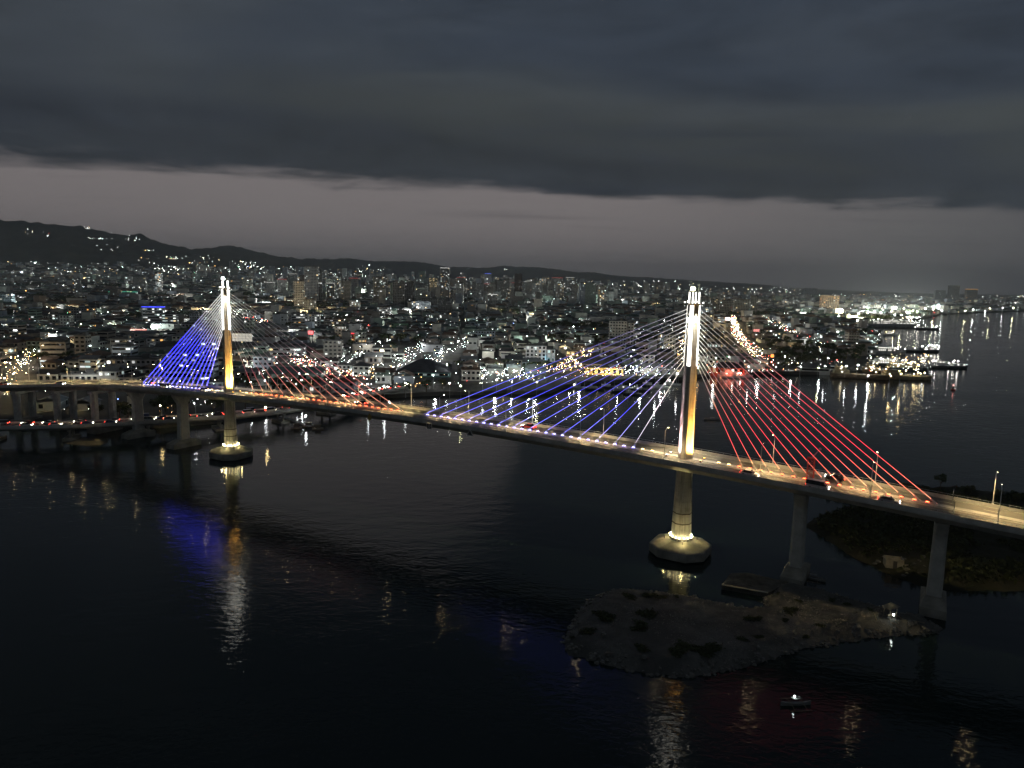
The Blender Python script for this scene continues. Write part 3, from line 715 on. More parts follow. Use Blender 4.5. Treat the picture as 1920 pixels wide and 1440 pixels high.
def make_palm(seed):
    rg = np.random.default_rng(seed); r_ = thing('palm_tree', 'x', 'tree', group='x'); m = MB(); H = 9.5
    pts = [(0, 0, -.2), (.2, .1, 3), (.55, .2, 6.3), (.8, .25, H)]
    for i in range(3): m.tube(pts[i], pts[i+1], .22-.03*i, .19-.03*i, 7)
    m.build('trunk', bark, r_); m = MB()
    for k in range(15):
        a = k*2.4; e = rg.uniform(-.2, .9); prev = Vector(pts[-1])
        for j in range(5):
            e -= .32; d = Vector((math.cos(a)*math.cos(e), math.sin(a)*math.cos(e), math.sin(e)))*.75; nx = prev+d
            s = Vector((-math.sin(a), math.cos(a), -.35)); w0, w1 = .42*(1-j/6), .42*(1-(j+1)/6)
            m.add([prev-s*w0, prev, nx, nx-s*w1], [(0, 1, 2, 3)]); s2 = Vector((math.sin(a), -math.cos(a), -.35)); m.add([prev, prev-s2*w0, nx-s2*w1, nx], [(0, 1, 2, 3)]); prev = nx
    m.build('crown', leaf_m, r_); return r_
TREES = [make_tree(11+i, 0) for i in range(4)]; PALM = make_palm(5); used = set()
def tree(x, y, z, sc_, label, group, palm=False):
    base = PALM if palm else TREES[random.randrange(4)]
    if base.name not in used: o = base; used.add(base.name); o.location = (x, y, z); tag(o, label, None, group)
    else: o = dup(base, (x, y, z), 0, label, group)
    o.rotation_euler = (0, 0, random.uniform(0, 6.28)); o.scale = (sc_, sc_, sc_*random.uniform(.85, 1.1))

# ------------------------------------------------------------------ islet and headland
def pxpoly(L, z=0): return [(p.x, p.y) for p in (at(a, b_, z) for a, b_ in L)]
def inpoly(poly, x, y):
    ins = np.zeros(x.shape, bool); n = len(poly)
    for i in range(n):
        x1, y1 = poly[i]; x2, y2 = poly[(i+1) % n]
        if y1 == y2: continue
        ins ^= ((y1 > y) != (y2 > y)) & (x < (x2-x1)*(y-y1)/(y2-y1)+x1)
    return ins
def polydist(poly, x, y):
    dm = np.full(x.shape, 1e9); n = len(poly)
    for i in range(n):
        x1, y1 = poly[i]; x2, y2 = poly[(i+1) % n]; dx, dy = x2-x1, y2-y1
        t = np.clip(((x-x1)*dx+(y-y1)*dy)/(dx*dx+dy*dy+1e-9), 0, 1); dm = np.minimum(dm, np.hypot(x-x1-t*dx, y-y1-t*dy))
    return dm
def landmass(name, poly, step, hgt, slope, rough, mat, label, seed):
    P = np.array(poly); x0, y0 = P.min(0)-6; x1, y1 = P.max(0)+6
    X, Y = np.meshgrid(np.arange(x0, x1, step), np.arange(y0, y1, step))
    Xj = X+(vnoise(X*.9, Y*.9, seed)-.5)*step*.6; Yj = Y+(vnoise(X*.9+50, Y*.9, seed)-.5)*step*.6
    ins = inpoly(poly, Xj, Yj); d = polydist(poly, Xj, Yj)*np.where(ins, 1, -1)
    d = d+(fbm(Xj/3.0, Yj/3.0, 3, seed+4)-.45)*2.2
    Z = np.clip(d/slope, -1.2, 1)*hgt; Z = np.where(d > 0, Z+(fbm(Xj/4, Yj/4, 4, seed)-.42)*rough*np.clip(d/3, 0.2, 1), Z)
    keep = d > -3.0
    n, mm = X.shape; id_ = np.arange(n*mm).reshape(n, mm)
    q = np.stack([id_[:-1, :-1], id_[:-1, 1:], id_[1:, 1:], id_[1:, :-1]], -1).reshape(-1, 4)
    q = q[keep.ravel()[q].all(1)]
    u = np.unique(q); mp = np.full(n*mm, -1); mp[u] = np.arange(len(u))
    me = bpy.data.meshes.new(name); V = np.stack([Xj, Yj, Z], -1).reshape(-1, 3)[u]
    me.from_pydata(V.tolist(), [], mp[q].tolist()); me.polygons.foreach_set('use_smooth', [True]*len(me.polygons)); me.materials.append(mat)
    o = tag(link(name, me), label, None, None, 'structure')
    def zof(x, y):
        j = int(round((x-x0)/step)); i = int(round((y-y0)/step)); return float(Z[min(max(i, 0), n-1), min(max(j, 0), mm-1)])
    return o, zof
def soil(name, c1, c2, c3):
    m = bpy.data.materials.new(name); m.use_nodes = True; t = m.node_tree; p = t.nodes['Principled BSDF']; p.inputs['Roughness'].default_value = .95; p.inputs['Specular IOR Level'].default_value = .15
    tcn = nd(t, 'ShaderNodeTexCoord'); a = noise(t, tcn.outputs['Object'], .12, 6, .6, .5); b_ = noise(t, tcn.outputs['Object'], 1.6, 5, .7)
    c = mixc(t, smst(t, a, .40, .62), c1, c2); c = mixc(t, mth(t, 'MULTIPLY', smst(t, b_, .52, .68), .6), c, c3); t.links.new(c, p.inputs['Base Color'])
    bp = nd(t, 'ShaderNodeBump'); bp.inputs['Distance'].default_value = .25; t.links.new(b_, bp.inputs['Height']); t.links.new(bp.outputs[0], p.inputs['Normal']); return m
ISL = [(1055, 1212), (1068, 1180), (1085, 1150), (1110, 1125), (1150, 1107), (1200, 1108), (1250, 1115), (1290, 1123), (1330, 1131), (1385, 1142), (1425, 1143), (1434, 1122), (1445, 1100), (1480, 1093), (1530, 1108), (1580, 1122), (1640, 1138), (1680, 1150), (1730, 1160), (1768, 1183), (1750, 1190), (1690, 1190), (1640, 1195), (1580, 1203), (1520, 1215), (1460, 1232), (1400, 1248), (1340, 1262), (1260, 1270), (1180, 1257), (1110, 1240), (1070, 1228)]
isl = pxpoly(ISL, 0)
islet, zi = landmass('islet', isl, .55, 1.9, 3.2, .9, soil('islet_soil', (.066, .067, .065), (.105, .106, .102), (.042, .042, .04)), 'low bare rocky islet of grey soil in the channel', 21)
HEAD = [(1505, 985), (1545, 964), (1600, 954), (1640, 949), (1600, 940), (1545, 932), (1545, 924), (1600, 922), (1700, 917), (1780, 915), (1860, 926), (1960, 940), (2250, 950), (2450, 1090), (2200, 1110), (1920, 1108), (1800, 1108), (1730, 1100), (1690, 1085), (1640, 1065), (1600, 1045), (1560, 1020), (1530, 1000)]
hd_ = pxpoly(HEAD, 0)
headland, zh = landmass('headland', hd_, .9, 2.0, 5.0, 1.1, soil('headland_soil', (.02, .022, .014), (.026, .027, .019), (.014, .016, .010)), 'dark overgrown headland under the bridge approach', 33)
# rocks along the islet shore
rock_m = pmat('rock', (.13, .128, .12), .9, .2, .45, .8, .05, 3)
rocks = []
for sd_ in range(4):
    rg = np.random.default_rng(40+sd_); m = MB(); m.ball((0, 0, 0), .5, 7, 5, .75)
    m.v = [tuple(np.array(v)*(1+rg.uniform(-.3, .3))) for v in m.v]; rocks.append(m.mesh('rock', rock_m))
P_ = [Vector((a, b_, 0)) for a, b_ in isl]; ring_ = resample(P_+[P_[0]], .62); k = 0
many = MB()
for p in ring_:
    for _ in range(2):
        x, y = p.x+random.gauss(0, 1.0), p.y+random.gauss(0, 1.0); z = zi(x, y)
        if z < -.3: continue
        s = random.uniform(.3, 1.0)*(1.6 if random.random() < .08 else 1)
        me = rocks[random.randrange(4)]; o_ = len(many.v); c_, s2 = math.cos(x*7), math.sin(x*7)
        many.v += [(x+(v.co.x*c_-v.co.y*s2)*s, y+(v.co.x*s2+v.co.y*c_)*s, z+v.co.z*s+.1) for v in me.vertices]
        many.f += [tuple(i+o_ for i in q.vertices) for q in me.polygons]; many.c += [None]*len(me.polygons)
tag(many.build('shore_rubble', rock_m), 'loose grey rubble lining the shore of the islet', 'rubble', None, 'stuff')
for i in range(16):
    p = at(*random.choice([(1240, 1243), (1300, 1245), (1330, 1235), (1390, 1225), (1150, 1228), (1100, 1195), (1460, 1212), (1700, 1175), (1735, 1178), (1425, 1135), (1560, 1200)]), 1.2)
    x, y = p.x+random.uniform(-4, 4), p.y+random.uniform(-2, 2); z = zi(x, y)
    if z < .2: continue
    o = link('boulder', rocks[i % 4]); o.location = (x, y, z+.25); s = random.uniform(1.2, 2.1); o.scale = (s, s*.9, s*.8); o.rotation_euler = (0, 0, i*1.3)
    tag(o, 'grey boulder lying on the edge of the islet', 'boulder', 'boulders on the islet shore')
gr = MB(); rg = np.random.default_rng(123); IP = np.array(isl)
while len(gr.v) < 26000:
    x = rg.uniform(IP[:, 0].min(), IP[:, 0].max()); y = rg.uniform(IP[:, 1].min(), IP[:, 1].max()); xa, ya = np.array([x]), np.array([y])
    if not inpoly(isl, xa, ya)[0] or vnoise(xa/5, ya/3, 8)[0] < .42: continue
    z = zi(x, y); s = .07+.16*rg.random()**2.5
    gr.add([(x+s*rg.uniform(.7, 1.5), y, z-.05), (x, y+s*rg.uniform(.7, 1.5), z-.05), (x-s*rg.uniform(.7, 1.5), y, z-.05), (x, y-s*rg.uniform(.7, 1.5), z-.05), (x+s*.2, y-s*.1, z+s*rg.uniform(.5, 1.1))], [(0, 1, 4), (1, 2, 4), (2, 3, 4), (3, 0, 4)])
tag(gr.build('gravel', pmat('gravel', (.17, .165, .155), .9, .2, .5, .7)), 'loose gravel and rubble strewn over the islet', 'gravel', None, 'stuff')
# concrete slab jetty on the islet
jt = thing('concrete_slab', 'broken concrete slab jetty sticking out from the islet', 'jetty')
q = pxpoly([(1353, 1097), (1370, 1075), (1402, 1074), (1478, 1092), (1440, 1112)], 1.1)
m = MB(); m.prism(q, -.8, 1.15); m.build('slab', pmat('old_slab', (.085, .082, .074), .95, .15, .5, .5, .08, 1.2), jt); m = MB(); m.prism([(x*.5+sum(a for a, _ in q)/10, y*.5+sum(b_ for _, b_ in q)/10) for x, y in q], -1, -.5); m.build('footing', concrete_dark, jt)
m = MB(); a, b_ = Vector((*q[0], 0)), Vector((*q[4], 0)); m.tube((a.x, a.y, 1.2), (b_.x, b_.y, 1.2), .22, n=5); m.build('kerb', concrete_dark, jt)
# bushes
bush_m = pmat('scrub', (.035, .045, .02), .85, .2, .4, .6)
bushes = []
for sd_ in range(4):
    rg = np.random.default_rng(60+sd_); m = MB(); leaf_cloud(m, [(rg.uniform(-.8, .8), rg.uniform(-.5, .5), rg.uniform(.2, .5), rg.uniform(.5, .9), rg.uniform(.4, .8), .4) for _ in range(6)], 420, .17, rg); bushes.append(m.mesh('shrub', bush_m))
SHR = [(1100, 1187, 1.6), (1075, 1190, .9), (1205, 1178, 2.0), (1190, 1180, 1.6), (1220, 1152, 2.0), (1200, 1150, 1.5), (1125, 1155, 2.2), (1145, 1160, 1.8), (1180, 1122, 1.6), (1225, 1120, 1.8), (1245, 1120, 1.4), (1268, 1122, .8), (1405, 1162, 1.4), (1420, 1164, 1.2), (1280, 1222, 2.4), (1310, 1220, 2.4), (1340, 1218, 2.0), (1265, 1222, 1.8), (1200, 1215, 1.6), (1490, 1145, 1.7), (1480, 1150, 1.5), (1500, 1128, .9), (1540, 1175, 1.1), (1470, 1165, 1.0), (1390, 1200, 1.2), (1420, 1195, 1.0), (1510, 1190, 1.0), (1460, 1110, 1.1), (1590, 1135, 1.0), (1560, 1125, 1.1), (1630, 1145, .9)]
for i, (a, b_, s) in enumerate(SHR):
    s *= .82
    p = at(a, b_, 1.8); o = link('shrub', bushes[i % 4]); o.location = (p.x, p.y, zi(p.x, p.y)-.05); o.scale = (s*1.3, s, s*.5); o.rotation_euler = (0, 0, i)
    wh_ = 'near the lit shelter' if a > 1520 else ('beside the concrete slab' if a > 1385 else ('on the low southern shore' if b_ > 1195 else 'on the broad end of the islet'))
    tag(o, '%s dark shrub %s' % ('large spreading' if s >= 1.5 else ('medium' if s >= 1.0 else 'small'), wh_), 'shrub', 'shrubs on the islet '+wh_)
# scrub covering the headland, trees on it
rg = np.random.default_rng(77); hb = MB(); HP = np.array(hd_); cnt = 0
while cnt < 5200:
    x = rg.uniform(HP[:, 0].min(), HP[:, 0].max()); y = rg.uniform(HP[:, 1].min(), HP[:, 1].max())
    xa, ya = np.array([x]), np.array([y])
    if not inpoly(hd_, xa, ya)[0] or polydist(hd_, xa, ya)[0] < 2.5: continue
    if vnoise(xa/9, ya/9, 5)[0] < .3: continue
    z = zh(x, y); s = rg.uniform(.5, 1.3)
    for _ in range(7):
        c = np.array([x, y, z])+rg.normal(size=3)*np.array([.9, .9, .25])*s+np.array([0, 0, .35*s]); a = rg.normal(size=3)*.35*s; b2 = rg.normal(size=3)*.25*s
        hb.add([c-a, c+b2, c+a, c-b2], [(0, 1, 2, 3)])
    cnt += 1
tag(hb.build('scrub', bush_m), 'dense dark scrub covering the headland', 'scrub', None, 'stuff')
for a, b_, s in ((1762, 920, .62), (1700, 922, .45), (1820, 928, .4), (1870, 940, .45), (1905, 948, .5), (1670, 925, .4)):
    p = at(a, b_, 1.5); tree(p.x, p.y, 1.5, s, 'broad tree at the far edge of the dark headland' if s == .62 else 'small tree along the far edge of the dark headland', None if s == .62 else 'small trees on the headland')
# ruined hut and skiff on the headland
p = at(1675, 1058, 1.5); z = max(zh(p.x, p.y), 1.0)
hut = thing('ruined_hut', 'small roofless pale concrete hut on the headland shore', 'hut', (p.x, p.y, z-.2), -.3); wl = pmat('pale_render', (.24, .23, .21), .9, .2, .35, .8)
m = MB(); m.box(-1.2, -1.6, 1.3, 1.6, .2, 2.6); m.box(1.3, -1.6, 1.3, 1.4, .2, 2.6); m.box(.1, -1.6, 2.3, 1.0, .2, .6); m.box(2, 0, 1.2, .2, 3.0, 2.4); m.box(-2, 0, 1.0, .2, 3.0, 2.0); m.box(0, 1.6, 1.1, 4.2, .2, 2.2); m.build('wall', wl, hut)
m = MB(); m.box(3.6, -.6, .6, 2.6, .2, 1.2); m.box(3.6, .9, .4, 2.6, .2, .8); m.build('low_wall', wl, hut)
m = MB(); m.box(.1, -1.5, 1.0, .95, .08, 2.0); m.build('door', dark_steel, hut)
for i in range(26):
    a, b_ = random.uniform(1640, 1735), random.uniform(1045, 1085); p = at(a, b_, 1.5); z = zh(p.x, p.y)
    if z < .3: continue
    o = link('rubble_stone', rocks[i % 4]); o.location = (p.x, p.y, z+.1); s = random.uniform(.5, 1.2); o.scale = (s*1.4, s, s*.7); o.rotation_euler = (0, 0, i*2.1)
    tag(o, 'pale broken stone scattered around the ruined hut', 'stone', 'stones around the ruined hut')
# lit watch hut on the islet tip
p = at(1668, 1160, 1.6); z = max(zi(p.x, p.y), .6)
wh = thing('fishing_shelter', 'small pole shelter with a bright white lamp on the islet tip', 'shelter', (p.x, p.y, z), .4); wood = pmat('driftwood', (.22, .18, .13), .9, .2, .4, 2)
for sx in (-1, 1):
    for sy in (-1, 1): m = MB(); m.tube((sx*1.0, sy*.8, -.3), (sx*.95, sy*.75, 2.0+.2*sx), .06, n=5); m.build('post', wood, wh)
m = MB(); m.loft([[(-1.4, -1.1, 2.25+q), (1.4, -1.1, 2.6+q), (1.4, 1.1, 2.6+q), (-1.4, 1.1, 2.25+q)] for q in (0, .06)]); m.build('roof', pmat('tin_sheet', (.10, .10, .095), .5, .5, .3, 1, metal=.3), wh)
m = MB(); m.ball((-.6, -1.3, 1.2), .16); m.build('lamp', emat('shelter_lamp', (.9, 1, .95), 55), wh)
m = MB(); m.box(-.2, -.2, .6, 1.5, .7, .1); m.build('bench', wood, wh)
for i in range(18):
    a, b_ = random.uniform(1640, 1760), random.uniform(1158, 1186); p = at(a, b_, 1.2); zz = zi(p.x, p.y)
    if zz < .1: continue
    m = MB(); l = random.uniform(1, 2.8); m.tube((-l/2, 0, .1), (l/2, .2, .25), .08, .05, 5); o = m.build('driftwood_log', wood); o.location = (p.x, p.y, zz); o.rotation_euler = (0, 0, random.uniform(0, 6))
    tag(o, 'bare driftwood log lying near the lit shelter', 'log', 'driftwood on the islet tip')
# mud bank by the left piers
mud, _z = landmass('mud_bank', pxpoly([(120, 832), (150, 822), (190, 818), (205, 824), (200, 832), (160, 836)], 0), .8, .9, 3.0, .6, MATS.get('x') or soil('mud', (.08, .075, .06), (.1, .09, .07), (.05, .05, .035)), 'small mud bank in front of the low bridge', 51)

# ------------------------------------------------------------------ boats and ships
def lampball(mb, c, r_): mb.ball(c, r_, 6, 4)
ship_lamp = emat('ship_lamp', (1, .96, .85), 60); ship_warm = emat('ship_lamp_warm', (1, .8, .4), 45); ship_win = emat('ship_window', (1, .95, .85), 2.5, sample=False)
def hull(L, B, D, sheer=.25, bow=.22, n=12):
    rings = []
    for i in range(n+1):
        u = i/n; x = -L/2+L*u
        k = 1.0 if u < 1-bow else max(0.03, 1-((u-(1-bow))/bow)**1.7); k *= (.82+.18*min(1, u*8)); dk = D*(1+sheer*max(0, u-.6)**2*4); rk = L*.04*max(0, u-.7)*3
        rings.append([(x, -B/2*k*.72, -1.0), (x+rk*.3, -B/2*k, D*.35), (x+rk, -B/2*k, dk), (x+rk, B/2*k, dk), (x+rk*.3, B/2*k, D*.35), (x, B/2*k*.72, -1.0)])
    return rings
def ship(px, py, L, B, D, rz, label, hullc, supc, sup, lights=8, warm=False, name='ship', cat='ship', lit=.6):
    p = at(px, py, 0); r_ = thing(name, label, cat, (p.x, p.y, 0), rz, None)
    m = MB(); m.loft(hull(L, B, D)); h_ = m.build('hull', pmat('hull_%s' % hullc[0], hullc[1], .6, .3, .35, .3), r_)
    m = MB(); m.loft([[(x*1.0, y*1.01, z+o) for x, y, z in (rg_[1], rg_[1])]+[(x, y, z+o) for x, y, z in (rg_[4], rg_[4])] for rg_ in hull(L, B, D) for o in (0,)][:0] or [[(-L/2, -B/2, D*.5), (-L/2, B/2, D*.5), (-L/2, B/2, D*.55)], [(L*.25, -B/2-.03, D*.5), (L*.25, B/2+.03, D*.5), (L*.25, B/2+.03, D*.55)]]); m.build('rubbing_strake', dark_steel, r_)
    sm = pmat('superstructure_%s' % supc[0], supc[1], .6, .3, .15, .4); z = D; lw = MB()
    for (x0, x1, b_, hh) in sup:
        m = MB(); m.box(L*(x0+x1)/2, 0, z+hh/2, L*(x1-x0), B*b_, hh); m.box(L*(x0+x1)/2, 0, z+hh+.06, L*(x1-x0)+.6, B*b_+.5, .12); m.build('deckhouse', sm, r_)
        nw = max(3, int(L*(x1-x0)/2.2))
        for i in range(nw):
            if random.random() > lit: continue
            for s in (-1, 1): lw.box(L*x0+(i+.5)*L*(x1-x0)/nw, s*(B*b_/2+.04), z+hh*.6, L*(x1-x0)/nw*.6, .06, hh*.32)
        z += hh
    if lw.v: tag(lw.build('lit_windows', ship_win, r_), None, None, None, 'stuff')
    xm = L*(sup[-1][0]+sup[-1][1])/2 if sup else 0
    m = MB(); m.tube((xm, 0, z), (xm, 0, z+max(3, D*1.6)), .15, .06); m.tube((xm-1.5, 0, z+2), (xm+1.5, 0, z+2), .06); m.tube((L*.36, 0, D), (L*.36, 0, D+4.5), .12, .06); m.build('mast', steel, r_)
    m = MB(); m.tube((xm-L*.06, 0, z), (xm-L*.07, 0, z+1.8), .7, .6, 10); m.build('funnel', sm, r_)
    m = MB()
    for i in range(lights):
        x = random.uniform(-.46, .42)*L; lampball(m, (x, random.choice((-1, 1))*B*.38, D+random.uniform(1.4, max(2, z-D+1))), random.uniform(.22, .42))
    if lights: m.build('deck_lamps', ship_warm if warm else ship_lamp, r_)
    return r_
WH = ('white', (.62, .63, .62)); GR = ('grey', (.36, .38, .38)); RU = ('rusty', (.24, .17, .11)); TN = ('tan', (.42, .34, .2)); DK = ('dark', (.05, .06, .07))
ship(1678, 614, 112, 19, 7, .02, 'long grey passenger ferry with bright upper decks at the far quay', GR, WH, [(-.46, .34, .95, 3), (-.44, .26, .9, 2.8), (-.3, .2, .8, 2.6)], 46, name='ferry', cat='ferry')
ship(1658, 664, 48, 10, 3.6, .05, 'white coastal ferry with lit cabin windows berthed between the piers', WH, WH, [(-.44, .30, .95, 2.6), (-.40, .2, .85, 2.4)], 10, name='ferry', cat='ferry')
ship(1612, 709, 44, 11, 3.4, -.28, 'rust-stained landing craft with a blunt bow beside the shore', RU, TN, [(-.46, -.2, .9, 2.8), (-.44, -.26, .7, 2.4)], 5, True, 'landing_craft', 'landing craft', .2)
ship(1698, 711, 40, 9, 3.0, -.06, 'tan cargo boat lit by yellow lamps at the pier end', TN, TN, [(-.46, -.12, .9, 2.5), (-.42, -.2, .7, 2.3)], 12, True, 'cargo_boat', 'boat', .3)
ship(1655, 700, 36, 8, 2.8, -.12, 'brown cargo boat moored inside the row of piers', RU, TN, [(-.46, -.15, .9, 2.4), (-.4, -.22, .7, 2.2)], 6, True, 'cargo_boat', 'boat', .3)
ship(1700, 694, 38, 8, 2.6, .0, 'dark wooden cargo boat crowded with small warm lamps', DK, TN, [(-.46, .2, .85, 2.2), (-.4, -.1, .7, 2.2)], 14, True, 'cargo_boat', 'boat', .4)
ship(1665, 686, 42, 8, 2.6, .02, 'low cargo boat with a long white lit cabin', DK, WH, [(-.4, .36, .85, 2.2), (-.3, .1, .7, 2.0)], 10, False, 'cargo_boat', 'boat', .8)
ship(1778, 690, 34, 7, 2.2, -.05, 'small workboat with red and white lamps at the outermost mooring', DK, WH, [(.1, .42, .85, 2.4), (-.3, -.05, .6, 1.8)], 8, False, 'workboat', 'boat', .7)
ship(1700, 659, 54, 9, 2.0, -.04, 'flat dark barge moored behind the white ferry', DK, DK, [(.3, .44, .6, 2.2)], 6, False, 'barge', 'barge', .7)
ship(1745, 660, 20, 7, 2.6, .0, 'tugboat with bright deck lamps at the end of the barge', DK, WH, [(-.25, .25, .75, 2.6), (-.1, .18, .6, 2.2)], 10, False, 'tugboat', 'boat', .8)
ship(1668, 629, 22, 6, 2.4, .1, 'small white boat with warm lamps off the inner quay', WH, WH, [(-.35, .25, .8, 2.4), (-.2, .1, .6, 2)], 7, True, 'motor_boat', 'boat', .7)
ship(1600, 645, 60, 10, 1.6, .03, 'pale flat pontoon barge alongside the timber yard', WH, WH, [(-.45, -.35, .6, 2.2)], 5, False, 'barge', 'barge')
ship(1738, 618, 46, 9, 3, 0, 'dark coaster with lamps along its rail near the big ferry', DK, GR, [(-.45, -.2, .9, 2.6), (-.42, -.28, .7, 2.4)], 12, False, 'coaster', 'ship', .6)
ship(1372, 708, 22, 6, 2.2, .06, 'white moored motor yacht by the red-lit pavilion', WH, WH, [(-.4, .22, .85, 2.2), (-.3, .05, .7, 2.0)], 4, False, 'motor_yacht', 'boat', .3)
ship(1392, 707, 16, 5, 1.8, -.06, 'smaller white moored launch beside the yacht', WH, WH, [(-.35, .2, .8, 2.0)], 2, False, 'motor_launch', 'boat', .3)
for i, (a, b_) in enumerate([(1085, 728), (1115, 731), (1140, 727), (1172, 730), (1200, 733), (1218, 724), (1240, 728), (1185, 740), (1160, 735), (1260, 722)]):
    ship(a, b_, random.uniform(9, 15), 3.0, 1.1, random.uniform(-.4, .4), 'small dark moored fishing boat off the market quay', DK if i % 3 else WH, WH, [(-.35, .1, .7, 1.3)], 1 if i % 3 == 0 else 0, False, 'fishing_boat', 'boat', .15)['group'] = 'fishing boats off the market quay'
def bangka(px, py, label, rz, L=7.5, lamp=0.0):
    p = at(px, py, 0); r_ = thing('outrigger_boat', label, 'boat', (p.x, p.y, 0), rz); wd = pmat('boat_white', (.2, .2, .19), .6, .3, .2, 1)
    m = MB(); rings = []
    for i in range(9):
        u = i/8*2-1; k = max(.05, 1-abs(u)**2.2); rings.append([(u*L/2, -.35*k, .45+.35*u*u), (u*L/2, -.18*k, -.1), (u*L/2, .18*k, -.1), (u*L/2, .35*k, .45+.35*u*u)])
    m.loft(rings); m.build('hull', wd, r_)
    for s in (-1, 1):
        m = MB(); m.tube((-L*.36, s*1.9, .12), (L*.36, s*1.9, .12), .06, n=5); m.build('outrigger', wood, r_)
    for x in (-L*.2, L*.2):
        m = MB(); m.tube((x, -1.95, .2), (x, 0, .75), .045, n=5); m.tube((x, 0, .75), (x, 1.95, .2), .045, n=5); m.build('crossbeam', wood, r_)
    m = MB(); m.box(0, 0, 1.4, L*.28, .9, .06); [m.tube((x, y, .4), (x, y, 1.4), .03, n=4) for x in (-.9, .9) for y in (-.35, .35)]; m.build('canopy', wd, r_)
    if lamp: m = MB(); m.ball((-.4, -.1, 1.75), .11); m.build('lamp', emat('boat_lamp', (.85, 1, 1), lamp), r_)
bangka(1335, 788, 'small pale outrigger boat alone beyond the pylon', .02, 9)
bangka(1492, 1322, 'outrigger boat with one white lamp on the dark foreground water', .1, 5.5, 50)
bangka(1524, 1087, 'outrigger boat pulled up beside the islet slab', -.5, 6)
p = at(1787, 731, 0); r_ = thing('buoy', 'dark buoy with a small red lamp out on the open water', 'buoy', (p.x, p.y, 0))
m = MB(); m.tube((0, 0, -.5), (0, 0, .9), 1.7, 1.6, 12); m.build('float', pmat('buoy_red', (.3, .03, .02), .5, .4, .2, 1), r_); m = MB(); m.tube((0, 0, .9), (0, 0, 3.2), .9, .25, 6); m.build('cage', dark_steel, r_); m = MB(); m.ball((0, 0, 3.4), .35); m.build('lamp', emat('buoy_lamp', (1, .35, .3), 9), r_)
# floating jetty with a lamp, rafts
a, b_ = at(527, 781, .5), at(581, 800, .5); d = b_-a; r_ = thing('floating_jetty', 'narrow grey floating jetty with a bright lamp near the left pylon', 'jetty', a, math.atan2(d.y, d.x)); L = d.length
for i in range(10): m = MB(); m.box((i+.5)*L/10, 0, .15, L/10-.12, 1.7, .5); m.build('pontoon', concrete, r_)
m = MB(); m.tube((L*.83, .6, .3), (L*.83, .6, 4.2), .08); m.build('lamp_pole', steel, r_); m = MB(); m.ball((L*.83, .6, 4.4), .36); m.build('lamp', emat('jetty_lamp', (.92, 1, 1), 120), r_)
for a_, b2 in ((556, 803), (596, 805), (578, 800)):
    p = at(a_, b2, 0); r_ = thing('fish_raft', 'small square timber raft with a low hut near the floating jetty', 'raft', (p.x, p.y, 0), .3, 'rafts near the floating jetty')
    m = MB(); m.box(0, 0, .3, 5.2, 4, .5); m.build('float', wood, r_); m = MB(); m.box(0, .4, 1.3, 2.6, 2, 1.5); m.box(0, .4, 2.15, 3.2, 2.6, .14); m.build('hut', wood, r_)

# ------------------------------------------------------------------ city blocks
OCC = {}
def mark(cx, cy_, w, d, rz, g=5.0, tagv=1):
    c, s = math.cos(rz), math.sin(rz); n, k = int(w/g*1.5)+2, int(d/g*1.5)+2
    for i in range(n):
        for j in range(k):
            a, b_ = (i/(n-1)-.5)*w, (j/(k-1)-.5)*d; OCC[(int((cx+a*c-b_*s)//g), int((cy_+a*s+b_*c)//g))] = tagv
def free(cx, cy_, w, d, rz, g=5.0):
    c, s = math.cos(rz), math.sin(rz); n, k = int(w/g)+2, int(d/g)+2
    for i in range(n):
        for j in range(k):
            a, b_ = (i/(n-1)-.5)*w, (j/(k-1)-.5)*d
            if (int((cx+a*c-b_*s)//g), int((cy_+a*s+b_*c)//g)) in OCC: return False
    return True
def gat(px, py):
    z = 2.5; p = at(px, py, z)
    for _ in range(12):
        if p.y <= 0 or p.y > 12000: break
        z2 = ground(p.x, p.y); z += (z2-z)*.6; 
        if z >= CAMZ-1: z = CAMZ-1
        p = at(px, py, z)
    return p
def hit(px, py, far=17000.):                       # first point of the terrain along a ray
    x, y = px-960, py-720; X, Y = x*cr+y*sr, -x*sr+y*cr; d = fw*FPX+r0*X-u0*Y; d /= d.y
    ys = np.geomspace(900, far, 900); zs = CAMZ+d.z*ys; g = 2.3+rise(d.x*ys, ys); k = np.where(g > zs)[0]
    return None if len(k) == 0 else Vector((d.x*ys[k[0]], ys[k[0]], float(zs[k[0]])))

